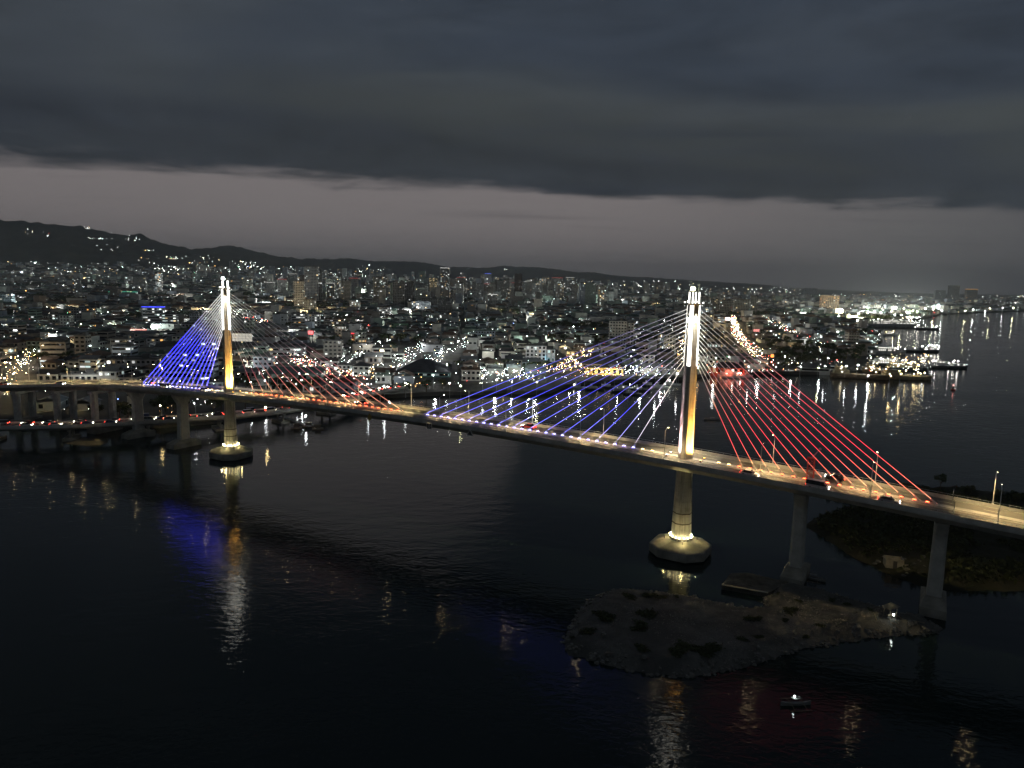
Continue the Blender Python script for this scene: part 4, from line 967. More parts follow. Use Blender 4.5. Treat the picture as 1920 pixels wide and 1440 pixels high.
win_dark = glass_dark; lit_m = emat('lit_window', attr=True, sample=False); sign_m = emat('lit_sign', attr=True)
lamp_m = emat('street_and_fill_light', attr=True)
COOL = (.97, 1, .96); WARMW = (1, .74, .38); ORANGE = (1, .5, .14); FLUO = (.80, 1, .94)
def litcol(p=(6, 2, .5, 3)):
    c = random.choices((COOL, WARMW, ORANGE, FLUO), p)[0]; k = math.exp(random.gauss(-.3, .8)); return tuple(v*k for v in c)
def wallmat(col):
    col = tuple(min(.68, v*1.18) for v in col); nm = 'wall_%02d_%02d_%02d' % tuple(int(v*99) for v in col); return pmat(nm, col, .85, .2, .22, .15)
def roofmat(col):
    nm = 'roof_%02d_%02d_%02d' % tuple(int(v*99) for v in col); return pmat(nm, col, .7, .3, .35, .2)
def building(name, label, cat, x, y, z, w, d, h, rz, wall=(.4, .39, .36), style='grid', lit=.12, roof='flat', roofcol=(.12, .12, .12), group=None, storey=3.3, bay=3.2, boxes=True, litp=(6, 2, .5, 3), crown=None, litk=1.0):
    r_ = thing(name, label, cat, (x, y, z), rz, group)
    m = MB(); m.box(0, 0, h/2-1.5, w, d, h+3); m.build('wall', wallmat(wall), r_)
    m = MB()
    if roof == 'flat':
        t_ = .35
        for sx, sy, ww, dd in ((0, -1, w+.3, t_), (0, 1, w+.3, t_), (-1, 0, t_, d-t_*2), (1, 0, t_, d-t_*2)):
            m.box(sx*(w/2), sy*(d/2), h+.45, ww, dd, .9)
        m.box(0, 0, h+.02, w-.7, d-.7, .06)
        if w > 9:
            m.box(w*.22, d*.1, h+1.5, min(5, w*.25), min(4, d*.4), 3.0); m.box(-w*.25, -d*.1, h+.9, min(3, w*.12), min(3, d*.25), 1.8)
            for k in range(int(w/9)): m.tube((-w*.4+k*8, d*.2, h), (-w*.4+k*8, d*.2, h+1.6), .8, n=8)
    elif roof == 'gable':
        e = .6; rh = min(w, d)*.22
        if w >= d: A_ = [(-w/2-e, -d/2-e, h-.1), (w/2+e, -d/2-e, h-.1), (w/2+e, 0, h+rh), (-w/2-e, 0, h+rh), (-w/2-e, d/2+e, h-.1), (w/2+e, d/2+e, h-.1)]
        else: A_ = [(-w/2-e, -d/2-e, h-.1), (-w/2-e, d/2+e, h-.1), (0, d/2+e, h+rh), (0, -d/2-e, h+rh), (w/2+e, -d/2-e, h-.1), (w/2+e, d/2+e, h-.1)]
        B_ = [(a, b_, c+.18) for a, b_, c in A_]
        m.add(A_+B_, [(3, 2, 1, 0), (2, 3, 4, 5), (6, 7, 8, 9), (9, 8, 11, 10), (0, 1, 7, 6), (4, 10, 11, 5), (0, 6, 9, 3), (3, 9, 10, 4), (1, 2, 8, 7), (2, 5, 11, 8)])
    else:
        e = .7; rh = min(w, d)*.25; i_ = min(w, d)/2
        rx, ry = max(w/2-i_, .05), max(d/2-i_, .05)
        m.loft([[(-w/2-e, -d/2-e, h-.1), (w/2+e, -d/2-e, h-.1), (w/2+e, d/2+e, h-.1), (-w/2-e, d/2+e, h-.1)], [(-w/2-e, -d/2-e, h+.1), (w/2+e, -d/2-e, h+.1), (w/2+e, d/2+e, h+.1), (-w/2-e, d/2+e, h+.1)], [(-rx, -ry, h+rh), (rx, -ry, h+rh), (rx, ry, h+rh), (-rx, ry, h+rh)]])
    m.build('roof', roofmat(roofcol), r_)
    dk, lt = MB(), MB(); nf = max(1, int(h/storey))
    faces = [(w, -d/2, 0)] + ([(d, -w/2, math.pi/2), (d, -w/2, -math.pi/2)] if boxes is not None else [])
    for fwid, off, ang in faces:
        nb = max(1, int(fwid/bay)); c, s = math.cos(ang), math.sin(ang)
        def put(mb, u, zc, ww, hh, out_):
            if boxes: mb.box(u*c-(off-out_)*s, u*s+(off-out_)*c, zc, ww, .14, hh, ang)
            else:
                o_ = off-out_-.06; q = [(u-ww/2, o_, zc-hh/2), (u+ww/2, o_, zc-hh/2), (u+ww/2, o_, zc+hh/2), (u-ww/2, o_, zc+hh/2)]
                mb.add([(a*c-b_*s, a*s+b_*c, e) for a, b_, e in q], [(0, 1, 2, 3)])
        for k in range(nf):
            zc = (k+.55)*h/nf
            if style == 'band':
                put(dk, 0, zc, fwid*.9, h/nf*.42, .02)
                for j in range(nb):
                    if random.random() < lit: lt.col = tuple(v*litk for v in litcol(litp)); put(lt, (j+.5-nb/2)*fwid*.9/nb, zc, fwid*.9/nb*.94, h/nf*.36, .1)
            else:
                for j in range(nb):
                    if style == 'blank' and random.random() < .7: continue
                    u = (j+.5-nb/2)*fwid*.96/nb; ww = fwid/nb*(.55 if style != 'arch' else .5); hh = h/nf*(.45 if style != 'arch' else .62)
                    if random.random() < lit: lt.col = tuple(v*litk for v in litcol(litp)); put(lt, u, zc, ww, hh, .1)
                    else: put(dk, u, zc, ww, hh, .02)
    if dk.v: tag(dk.build('windows', win_dark, r_), None, None, None, 'stuff')
    if lt.v: tag(lt.build('lit_windows', lit_m, r_), None, None, None, 'stuff')
    if crown:
        m = MB(); m.col = crown; m.box(0, 0, h+1.1, w*1.01+.3, d*1.01+.3, .5); m.build('crown_light', sign_m, r_)
    mark(x, y, w+3, d+3, rz); return r_
NB = [0]
def lm_(x0, x1, yb, yt, label, wall=(.38, .37, .35), style='grid', lit=.12, roof='flat', roofcol=(.1, .1, .1), deep=.6, name='office_block', cat='building', rz=0.0, **kw):
    p = gat((x0+x1)/2, yb); dist = p.y; w = (x1-x0)*dist/FPX; h = max(3.2, (yb-yt)*dist/FPX); dd = max(8, min(w*deep, 60))
    far = dist > 1300; st = kw.pop('storey', 3.3 if not far else 3.6); by_ = kw.pop('bay', 3.2 if not far else max(3.6, w/9))
    NB[0] += 1
    return building(name, label, cat, p.x, p.y+dd/2, p.z-.3, w, dd, h, rz-math.atan2(p.x, p.y)*.5, wall, style, lit, roof, roofcol, None, st, by_, (not far), **kw)
# roads: bright streets run into the city, the quay road follows the shore
road_lights = []
def street(pts, w, label, mat=asphalt):
    P = []
    for a, b_ in pts: P.append(gat(a, b_))
    P = smooth(resample(P, 12), 2); m = MB(); rings = []
    for i, p in enumerate(P):
        d = (P[min(i+1, len(P)-1)]-P[max(i-1, 0)]); d.z = 0; d.normalize(); z = max(2.52, ground(p.x, p.y)+.35)
        rings.append([(p.x-d.y*w/2*s, p.y+d.x*w/2*s, z) for s in (1, -1)]); mark(p.x, p.y, w+3, 14, math.atan2(d.y, d.x)+math.pi/2)
    m.loft(rings, False, False, False); m.f = [tuple(reversed(f)) for f in m.f]
    tag(m.build('street', mat), label, None, None, 'structure'); return P
ST = [street([(796, 694), (822, 672), (850, 657), (885, 641)], 9, 'bright street running inland'),
      street([(628, 692), (662, 672), (706, 655), (730, 648)], 9, 'bright street running inland'),
      street([(742, 690), (770, 668), (795, 652)], 9, 'bright street running inland'),
      street([(555, 676), (590, 696), (625, 714), (700, 726)], 11, 'busy road to the low bridge'),
      street([(700, 728), (800, 722), (900, 719), (965, 714), (1100, 707), (1270, 701), (1450, 696), (1570, 694)], 9, 'quay road'),
      street([(-5, 742), (20, 712), (52, 682), (70, 668)], 10, 'bright street beyond the viaduct'),
      street([(436, 588), (475, 602), (514, 613)], 14, 'diagonal highway'),
      street([(1374, 596), (1378, 618), (1393, 645), (1430, 678)], 16, 'bright highway full of traffic'),
      street([(1430, 598), (1500, 630), (1548, 656)], 11, 'street behind the harbour'),
      street([(1282, 640), (1290, 668), (1296, 699)], 9, 'street behind the near pylon'),
      street([(1055, 697), (1085, 680), (1105, 664)], 9, 'street beside the lit arcade')]
PURP = (.55, .5, .55)
# landmark buildings, west to east
lm_(266, 302, 613, 577, 'grey slab hotel with a blue light line along its roof', (.5, .5, .5), 'band', .22, crown=(.15, .2, 2.6), name='hotel', cat='hotel')
lm_(303, 329, 614, 589, 'pale office block with lit bands beside the blue-topped hotel', (.5, .52, .5), 'band', .4)
lm_(250, 271, 554, 519, 'grey tower on the rising ground below the hills', (.36, .36, .34), 'grid', .08, name='apartment_tower', cat='tower')
lm_(292, 303, 554, 512, 'slim tower with bright lit storeys below the hills', (.3, .3, .3), 'band', .75, name='apartment_tower', cat='tower')
lm_(137, 150, 557, 523, 'slim tower with one glowing edge above the western blocks', (.34, .34, .32), 'grid', .18, name='apartment_tower', cat='tower')
lm_(124, 152, 574, 559, 'pale blank-walled hall under the slim tower', (.5, .5, .46), 'blank', .05)
lm_(203, 224, 557, 548, 'low pale hall with a green light line on its roof', (.42, .42, .36), 'blank', .05, crown=(.1, 1.3, .7))
lm_(228, 252, 564, 548, 'low grey hall with a green roof line and white signs', (.36, .36, .34), 'grid', .15, crown=(.08, .8, .5))
lm_(75, 118, 669, 641, 'grey four-storey school block behind a grove of trees', (.36, .34, .31), 'band', .04, roof='flat')
lm_(196, 284, 704, 673, 'long grey institutional block with rows of small windows', (.32, .30, .29), 'grid', .16)
lm_(-5, 22, 664, 651, 'small lit block at the city edge past the viaduct', (.45, .45, .42), 'band', .5)
lm_(92, 108, 615, 589, 'dark mid-rise block with a few cool windows', (.18, .2, .2), 'grid', .12)
lm_(109, 125, 614, 591, 'blank grey-green mid-rise slab', (.3, .34, .33), 'blank', .0)
lm_(128, 168, 606, 578, 'mid-rise block with glowing orange corner rooms', (.3, .29, .27), 'grid', .12, litp=(1, 1, 8, 0))
lm_(274, 305, 655, 634, 'white stepped block with dark square windows', (.5, .5, .5), 'grid', .2)
lm_(306, 330, 640, 622, 'wide block with white awnings lit from below', (.45, .45, .45), 'band', .3)
lm_(340, 378, 640, 607, 'dim bluish block seen through the blue cables', (.3, .3, .34), 'grid', .14)
lm_(355, 372, 608, 588, 'grey tower block behind the blue cables', (.34, .34, .36), 'grid', .12)
lm_(376, 404, 668, 640, 'office with long white-lit storeys behind the blue cables', (.34, .34, .36), 'band', .5)
lm_(316, 372, 690, 660, 'low wide office with bright strip windows behind the blue cables', (.3, .3, .33), 'band', .35)
lm_(551, 570, 582, 528, 'grey residential tower beside a taller slab', (.36, .37, .37), 'grid', .08, name='apartment_tower', cat='tower')
lm_(571, 596, 574, 501, 'tall pale slab tower with a ribbed face', (.42, .42, .41), 'grid', .07, name='apartment_tower', cat='tower')
lm_(597, 604, 574, 508, 'thin dark tower against the tall pale slab', (.24, .25, .25), 'grid', .08, name='apartment_tower', cat='tower')
lm_(511, 524, 613, 589, 'white windowless slab with a bluish face', (.5, .54, .56), 'blank', .0)
lm_(526, 538, 616, 588, 'taller white windowless slab', (.55, .56, .56), 'blank', .0)
lm_(545, 576, 616, 588, 'white-lit office with wide glazed storeys', (.45, .45, .44), 'band', .42)
lm_(579, 599, 616, 589, 'office of pale grid windows with lit floors', (.48, .48, .46), 'grid', .2)
lm_(600, 607, 612, 594, 'narrow dark block with two lit floors', (.2, .2, .2), 'band', .5)
lm_(558, 577, 643, 621, 'blank grey cube building with a lit yellow side', (.5, .5, .5), 'blank', .02)
lm_(606, 640, 674, 638, 'dark square block with a flat slab roof', (.2, .19, .17), 'grid', .03)
lm_(640, 656, 650, 622, 'broad dull brown block with hardly any light', (.2, .19, .18), 'blank', .02)
lm_(652, 662, 640, 627, 'small corner building glowing red', (.5, .06, .06), 'band', .6, litp=(0, 0, 1, 0), crown=(2.0, .12, .15))
lm_(697, 733, 672, 652, 'white modernist block with open balconies and two lit rooms', (.52, .52, .48), 'band', .12, litp=(1, 6, 1, 0))
lm_(733, 756, 673, 662, 'low white wing of the modernist block', (.5, .5, .46), 'band', .05)
lm_(762, 787, 692, 684, 'white shop row lit by the street', (.6, .6, .57), 'grid', .1)
lm_(788, 809, 691, 681, 'white two-storey villa with a balcony front', (.6, .6, .58), 'grid', .25)
lm_(738, 842, 707, 697, 'broad dark-roofed warehouse with teal edge lights', (.12, .2, .2), 'band', .55, 'hip', (.05, .05, .055), deep=.8, litp=(0, 0, 0, 1), name='warehouse', cat='warehouse', litk=.35)
lm_(458, 563, 667, 651, 'long grey shopping mall with a lit frontage', (.36, .36, .36), 'band', .35, deep=.5, name='shopping_mall', cat='mall')
lm_(500, 600, 713, 700, 'green-roofed sheds beside the busy road', (.2, .28, .26), 'blank', .1, 'gable', (.10, .17, .16), deep=.5, name='warehouse', cat='warehouse')
lm_(600, 632, 690, 676, 'dark gabled shed with white-lit side', (.4, .4, .38), 'band', .4, 'gable', (.06, .05, .05))
lm_(632, 672, 692, 684, 'long white arcade of small shops', (.55, .55, .52), 'grid', .2)
lm_(752, 772, 610, 600, 'green-lit low office in the middle distance', (.35, .5, .36), 'grid', .4, litp=(0, 0, 0, 1), litk=.6)
lm_(733, 764, 618, 606, 'dull green windowless factory hall', (.1, .16, .10), 'blank', .0)
lm_(736, 758, 582, 528, 'huge dark tower half of a twin block', (.13, .13, .125), 'grid', .02, name='apartment_tower', cat='tower')
lm_(759, 776, 582, 530, 'blacker right half of the dark twin block', (.075, .075, .075), 'grid', .01, name='apartment_tower', cat='tower')
lm_(705, 716, 560, 526, 'grey tower with lit crown left of the dark twin block', (.34, .34, .33), 'grid', .1, crown=(.8, .8, .75), name='apartment_tower', cat='tower')
lm_(717, 731, 576, 534, 'grey tower with a bright lower screen', (.38, .38, .37), 'grid', .14, name='apartment_tower', cat='tower')
lm_(804, 819, 552, 522, 'tower with yellowish lit floors', (.3, .29, .22), 'band', .6, litp=(1, 6, 0, 0), litk=.5, name='apartment_tower', cat='tower')
lm_(825, 842, 562, 504, 'tallest central tower with a white-lit crown', (.27, .27, .27), 'band', .3, crown=(2.2, 2.2, 2.1), name='office_tower', cat='tower')
lm_(821, 846, 597, 561, 'black square block with a white light line down one corner', (.07, .075, .075), 'grid', .05)
lm_(790, 820, 578, 560, 'tan block of close vertical ribs', (.40, .37, .33), 'grid', .06)
lm_(867, 874, 556, 525, 'slim brown tower with scattered lights', (.26, .22, .2), 'grid', .15, name='apartment_tower', cat='tower')
lm_(876, 892, 562, 530, 'wide grey tower with pale bands', (.36, .36, .34), 'grid', .1, name='apartment_tower', cat='tower')
lm_(893, 906, 564, 532, 'grey tower of close windows', (.37, .37, .36), 'grid', .1, name='apartment_tower', cat='tower')
lm_(908, 920, 556, 514, 'tower crowned with a blue light', (.27, .28, .3), 'grid', .18, crown=(.12, .3, 2.4), name='office_tower', cat='tower')
lm_(914, 932, 580, 553, 'broad grey block with a white top sign', (.3, .3, .3), 'grid', .12, crown=(1.4, 1.4, 1.3))
lm_(944, 955, 562, 524, 'dim grey tower left of a dark one', (.24, .25, .24), 'grid', .1, name='apartment_tower', cat='tower')
lm_(964, 978, 562, 514, 'dark maroon tower with no lit windows', (.075, .06, .06), 'grid', .0, name='apartment_tower', cat='tower')
lm_(989, 1005, 560, 523, 'pale grey tower right of the maroon one', (.36, .36, .35), 'grid', .06, name='apartment_tower', cat='tower')
lm_(1010, 1021, 560, 523, 'tower with white-lit upper floors', (.3, .3, .29), 'band', .4, name='apartment_tower', cat='tower')
lm_(1034, 1054, 561, 522, 'broad tower with red aviation lamps', (.3, .3, .28), 'grid', .12, crown=(.9, .1, .08), name='apartment_tower', cat='tower')
tw = random.Random(5)
for i in range(30):
    x = [612, 625, 640, 655, 668, 690, 780, 795, 848, 856, 884, 900, 925, 934, 950, 958, 984, 998, 1016, 1026, 1044, 1060, 1072, 1100, 1125, 480, 500, 520, 455, 540][i]; wd_ = tw.uniform(9, 17); yb_ = tw.uniform(556, 572) if x > 600 else tw.uniform(548, 560); ht = tw.uniform(20, 40)
    wn_, wc_ = tw.choice([('pale grey', (.44, .44, .42)), ('grey', (.34, .34, .33)), ('off-white', (.5, .5, .47)), ('buff', (.42, .38, .32)), ('dark', (.16, .16, .16))]); st_, sl_ = tw.choice([('grid', 'dotted with windows'), ('band', 'striped with window bands'), ('blank', 'almost windowless')])
    cr__ = tw.choice([None, None, None, (1.2, 1.2, 1.1), (.9, .12, .1)])
    lm_(x, x+wd_, yb_, yb_-ht, '%s %s tower %s%s in the %s skyline' % (['slim', 'broad'][wd_ > 13], wn_, sl_, ' with a lit crown' if cr__ else '', 'western' if x < 600 else ('central' if x < 900 else 'eastern')), wc_, st_, tw.uniform(.04, .2), crown=cr__, name='high_rise', cat='tower')['group'] = 'high-rises of the city centre'
lm_(1084, 1096, 573, 550, 'tower with a golden lit crown', (.34, .33, .28), 'grid', .1, crown=(1.6, 1.2, .5), name='apartment_tower', cat='tower')
lm_(1059, 1071, 592, 583, 'small teal-lit building below the golden tower', (.2, .4, .4), 'band', .8, litp=(0, 0, 0, 1), litk=.6)
lm_(1062, 1076, 572, 560, 'red-brown block near the golden tower', (.22, .14, .12), 'grid', .05)
lm_(1142, 1175, 646, 602, 'pale concrete tower block with a full grid of dark windows', (.52, .48, .42), 'grid', .0, bay=3.4, name='apartment_block', cat='building')
lm_(1176, 1188, 646, 605, 'side wing of the pale gridded tower block', (.48, .45, .40), 'grid', .0, bay=3.4, name='apartment_block', cat='building')
lm_(1128, 1172, 669, 649, 'tan windowless block seen through the blue cables', (.40, .36, .30), 'blank', .0)
lm_(1192, 1216, 665, 641, 'grey-brown cube block beside a bright lamp', (.38, .35, .31), 'blank', .03)
lm_(985, 1024, 682, 648, 'white arcaded hotel washed purple at its foot', (.60, .54, .56), 'arch', .10, bay=3.6, storey=2.8, name='hotel', cat='hotel')
lm_(1025, 1041, 678, 655, 'lower wing of the white hotel with bright rooms', (.60, .55, .56), 'arch', .35, bay=3.6, storey=2.8, name='hotel', cat='hotel')
lm_(952, 984, 681, 668, 'pale two-storey block left of the white hotel', (.5, .49, .45), 'grid', .05)
lm_(905, 918, 683, 674, 'pale warehouse with small square windows', (.42, .40, .36), 'grid', .0, 'gable', (.07, .07, .07))
lm_(862, 900, 683, 676, 'dark long shed beside the bright street', (.4, .38, .35), 'blank', .1, 'gable', (.05, .05, .05), name='warehouse', cat='warehouse')
lm_(1098, 1169, 703, 690, 'long golden arcade building facing the market quay', (.62, .46, .24), 'arch', .0, deep=.35, bay=4.0, storey=7.0, name='arcade_building', cat='building')
lm_(1085, 1165, 689, 682, 'dark-roofed hall behind the golden arcade', (.4, .30, .2), 'blank', .1, 'gable', (.06, .06, .06), name='warehouse', cat='warehouse')
lm_(1062, 1084, 668, 658, 'golden shop house with three dark doors', (.6, .46, .28), 'arch', .1)
lm_(1076, 1098, 655, 643, 'white terraced house lit by a bright lamp', (.58, .58, .55), 'grid', .15)
lm_(1205, 1290, 703, 690, 'long dark market hall with a pale front', (.40, .38, .33), 'blank', .1, 'gable', (.045, .045, .045), deep=.4, name='warehouse', cat='warehouse')
lm_(1236, 1275, 687, 680, 'yellowish low shop row near the pylon', (.55, .48, .3), 'grid', .25)
for i, (a, b_, t_) in enumerate(((1312, 1330, 558), (1332, 1348, 561), (1350, 1374, 563), (1377, 1404, 562), (1407, 1420, 555))):
    lm_(a, b_, 592+i*.3, t_, ['dark condominium tower nearest the bright pylon top in a row of five', 'second dark condominium tower of the row of five', 'wide middle condominium tower of the row of five', 'fourth dark condominium tower of the row of five', 'tallest end tower of the row of five condominiums'][i], (.25, .25, .24), 'grid', .09, name='condominium_tower', cat='tower')
lm_(1542, 1573, 584, 556, 'hotel block washed with amber light', (.55, .4, .25), 'grid', .25, litp=(1, 5, 5, 0), crown=(1.4, .9, .4), name='hotel', cat='hotel')
lm_(1510, 1532, 556, 541, 'far pale boxy block with a dark roof band', (.4, .42, .42), 'blank', .0)
lm_(1472, 1500, 576, 562, 'low dark office with a lit sign row', (.2, .2, .2), 'band', .35)
lm_(1755, 1772, 567, 545, 'hazy grey tower across the harbour', (.3, .3, .3), 'grid', .03, name='apartment_tower', cat='tower')
lm_(1780, 1797, 570, 536, 'tallest hazy tower across the harbour', (.27, .27, .27), 'grid', .03, name='apartment_tower', cat='tower')
lm_(1813, 1831, 571, 543, 'harbour tower with an amber crown', (.25, .25, .25), 'grid', .05, crown=(2.6, 1.2, .25), name='office_tower', cat='tower')
lm_(1336, 1398, 701, 689, 'waterfront pavilion glowing red under its eaves', (.4, .12, .08), 'arch', .5, 'hip', (.05, .04, .04), litp=(0, 1, 4, 0), bay=4, name='pavilion', cat='building')
lm_(1505, 1558, 697, 689, 'long white waterfront shed with dark openings', (.5, .5, .48), 'band', .0, 'gable', (.07, .07, .07), name='warehouse', cat='warehouse')
lm_(1556, 1577, 694, 685, 'white waterfront office with dark windows', (.55, .55, .53), 'band', .0)
lm_(1428, 1442, 661, 654, 'small white block with a dark window strip by the highway', (.55, .55, .53), 'band', .1)
lm_(1330, 1362, 661, 644, 'dark hall pierced by rows of glowing dots', (.2, .2, .2), 'grid', .9, bay=3.0, litk=.6)
lm_(1316, 1372, 605, 594, 'flat slab building with white light lines', (.25, .25, .24), 'band', .8, litk=.8)
lm_(812, 824, 668, 655, 'blue-grey block with a column of lights', (.2, .24, .28), 'grid', .1)
lm_(790, 829, 660, 646, 'big blank grey hall beside the bright street', (.3, .31, .33), 'blank', .02)
lm_(660, 700, 662, 645, 'dark brown hall behind the modernist block', (.22, .2, .17), 'blank', .0)
lm_(30, 62, 735, 724, 'long pale shed beneath the viaduct', (.38, .42, .44), 'blank', .03, 'gable', (.20, .23, .25), deep=.6, name='warehouse', cat='warehouse')
lm_(64, 104, 770, 752, 'arched-roof grey shed between the twin piers', (.3, .34, .36), 'blank', .05, 'gable', (.20, .24, .26), deep=1.2, name='warehouse', cat='warehouse')
lm_(128, 168, 770, 756, 'pale metal shed behind the third twin pier', (.36, .37, .38), 'blank', .0, 'gable', (.24, .25, .26), deep=1.2, name='warehouse', cat='warehouse')
lm_(236, 248, 765, 741, 'tall pale blank wall block by the first single pier', (.5, .48, .42), 'blank', .0, deep=.4)
# signs and billboard
def sign_board(x0, x1, y0, y1, yb, label, cols, nx=6, ny=3, frame=True, name='billboard'):
    p = gat((x0+x1)/2, yb); k = p.y/FPX; w, h = (x1-x0)*k, (y1-y0)*k; zb = max(1.0, (yb-y1)*k); r_ = thing(name, label, 'billboard', p, 0)
    m = MB(); m.col = cols
    for i in range(nx):
        for j in range(ny): m.box((i+.5)/nx*w-w/2, -.3, zb+(j+.5)/ny*h, w/nx*.93, .2, h/ny*.92)
    m.build('panel', sign_m, r_); m = MB(); m.box(0, .05, zb+h/2, w, .3, h); m.tube((-w*.3, 0, 0), (-w*.3, 0, zb+.2), .4); m.tube((w*.3, 0, 0), (w*.3, 0, zb+.2), .4); m.build('frame', dark_steel, r_)
sign_board(436, 474, 625, 640, 655, 'wide pale lit billboard behind the left pylon', (.55, .52, .44))
sign_board(1359, 1369, 595, 601, 606, 'small bright pinkish billboard above the highway', (3.0, 2.2, 2.0), 2, 1)
sign_board(1412, 1424, 617, 622, 628, 'small pink billboard beside the highway', (1.2, .4, .35), 3, 1)
sign_board(578, 588, 620, 627, 645, 'small red lit sign on the yellow-lit corner', (2.2, .35, .35), 2, 1)
sign_board(1444, 1450, 664, 670, 678, 'orange glowing sign board near the harbour', (2.6, .7, .15), 1, 1)
sign_board(225, 276, 617, 619, 628, 'long red and white light bar over a low roof', (2.4, .9, .75), 5, 1, name='light_bar')
# coloured wash lights on the facades that show them
def wash(px, py, z, tx, ty, tz, col, pw, ang=80):
    a = gat(px, py); b_ = gat(tx, ty); spot('wash_light', (a.x, a.y-4, z), (b_.x, b_.y, tz), col, pw, ang, .8, .5)
for x in (990, 1000, 1010): wash(x, 684, 3.2, x, 682, 14, (.7, .2, 1), 9000, 75)
for x in (1018, 1028): wash(x, 684, 3.2, x, 680, 8, (.12, .7, 1), 6000, 75)
for x in (1104, 1118, 1132, 1146, 1160): wash(x, 705, 3.2, x, 702, 9, (1, .66, .2), 4200, 100)
for x in (1345, 1365, 1388): wash(x, 703, 3.2, x, 701, 8, (1, .12, .05), 4000, 110)
for x in (1548, 1565): wash(x, 586, 4, x, 584, 30, (1, .6, .2), 30000, 60)
wash(1068, 672, 3.2, 1072, 668, 8, (1, .7, .25), 3000, 100)
wash(1105, 700, 12, 1160, 649, 30, (1, .9, .7), 30000, 60)

# filler blocks
def district(px, d):
    if d < 1000 and px < 420: return 'beyond the viaduct'
    if px < 620: return 'behind the left pylon'
    if px < 1000: return 'between the pylons'
    if px < 1320: return 'behind the market quay'
    if px < 1560: return 'beside the highway'
    return 'around the harbour'
WCOL = [('pale grey', (.42, .42, .40)), ('cream', (.47, .45, .39)), ('off-white', (.55, .54, .50)), ('dull green', (.28, .34, .28)), ('brown', (.25, .22, .19)), ('grey-brown', (.30, .28, .25)), ('bluish', (.30, .34, .38))]
RCOL = [('rusty', (.13, .085, .06)), ('dark', (.05, .05, .052)), ('grey', (.16, .165, .165)), ('greenish', (.09, .13, .11))]
cands = []; lamps = []
for (d0, d1, cell, hb_) in ((430, 1350, 17.5, 6.0), (1350, 3000, 25, 8.5), (3000, 7200, 42, 11)):
    ang0 = .06; c, s = math.cos(ang0), math.sin(ang0)
    n = int(d1*1.35/cell)
    I, J = np.meshgrid(np.arange(-n, n+1), np.arange(0, int(d1*1.5/cell)+1))
    u = I*cell+rng.normal(0, cell*.08, I.shape)+np.floor(I/5)*8; v = J*cell+rng.normal(0, cell*.08, I.shape)+np.floor(J/4)*8
    X, Y = u*c-v*s, u*s+v*c; px = 960+FPX*X/np.maximum(Y, 1)
    ok = (Y > d0) & (Y < d1) & (px > -330) & (px < 2150); ok &= rng.random(I.shape) < .86
    xs, ys = X[ok], Y[ok]; inn = inland(xs, ys); xs, ys = xs[inn], ys[inn]
    hz = 2.3+rise(xs, ys); dist_sh = polydist(land_poly[:len(SHW)], xs, ys) if d0 < 3000 else np.full(xs.shape, 99.)
    park = fbm(xs/140, ys/140, 3, 15)
    for x, y, z, dsh, pk in zip(xs, ys, hz, dist_sh, park):
        if dsh < 13: continue
        pxx = 960+FPX*x/y
        if d0 == 430 and x < -80 and y < 480 and topx((x, y, 2.5))[1] > 775 and pxx > 220: continue
        z = max(2.5, z)
        if z > 150: continue
        if z > 75 and rng.random() < .6: continue
        w, dp = cell*rng.uniform(.5, .86), cell*rng.uniform(.5, .86)
        if rng.random() < .1 and d0 < 3000: w *= 1.9
        r_ = rng.random(); h = hb_*rng.uniform(.6, 1.35)
        if r_ < .10: h *= rng.uniform(1.6, 2.6)
        if d0 == 1350 and 500 < pxx < 1150 and y > 1700 and r_ > .962: h = rng.uniform(28, 75)
        if d0 == 3000 and 350 < pxx < 1250 and r_ > .975: h = rng.uniform(30, 85)
        rz = ang0+rng.normal(0, .05)
        if not free(x, y, w, dp, rz): continue
        if pk > .60 and d0 < 3000: cands.append(('T', x, y, z, w, dp, h, rz)); continue
        cands.append(('B', x, y, z, w, dp, h, rz))
def psize(q): return q[4]*q[6]/(q[2]**2)
B_ = sorted([q for q in cands if q[0] == 'B'], key=psize, reverse=True)
NIND = 298-NB[0]
ind, rest = B_[:NIND], B_[NIND:]
for q in ind:
    _, x, y, z, w, dp, h, rz = q; wc = random.choice(WCOL); rc = random.choice(RCOL); pxx = 960+FPX*x/y
    rf = random.choices(['flat', 'gable', 'hip'], [3, 5, 3] if h < 10 else [8, 1, 1])[0]; lit = random.choice([0, .04, .1, .3]); st = random.choice(['grid', 'grid', 'band', 'blank']); nf = max(1, int(h/3.3))
    nfw = ['one', 'two', 'three', 'four', 'five', 'six', 'seven', 'eight'][min(nf, 8)-1]
    lab = '%s %s-storey block with %s roof%s %s' % (wc[0], nfw if nf < 8 else 'many', (rc[0]+' '+rf) if rf != 'flat' else 'flat', ' and lit windows' if lit >= .3 else '', district(pxx, y))
    building('town_building', lab, 'building', x, y, z-.2, w, dp, h, rz, wc[1], st, lit, rf, rc[1], 'town buildings '+district(pxx, y), boxes=(y < 900))
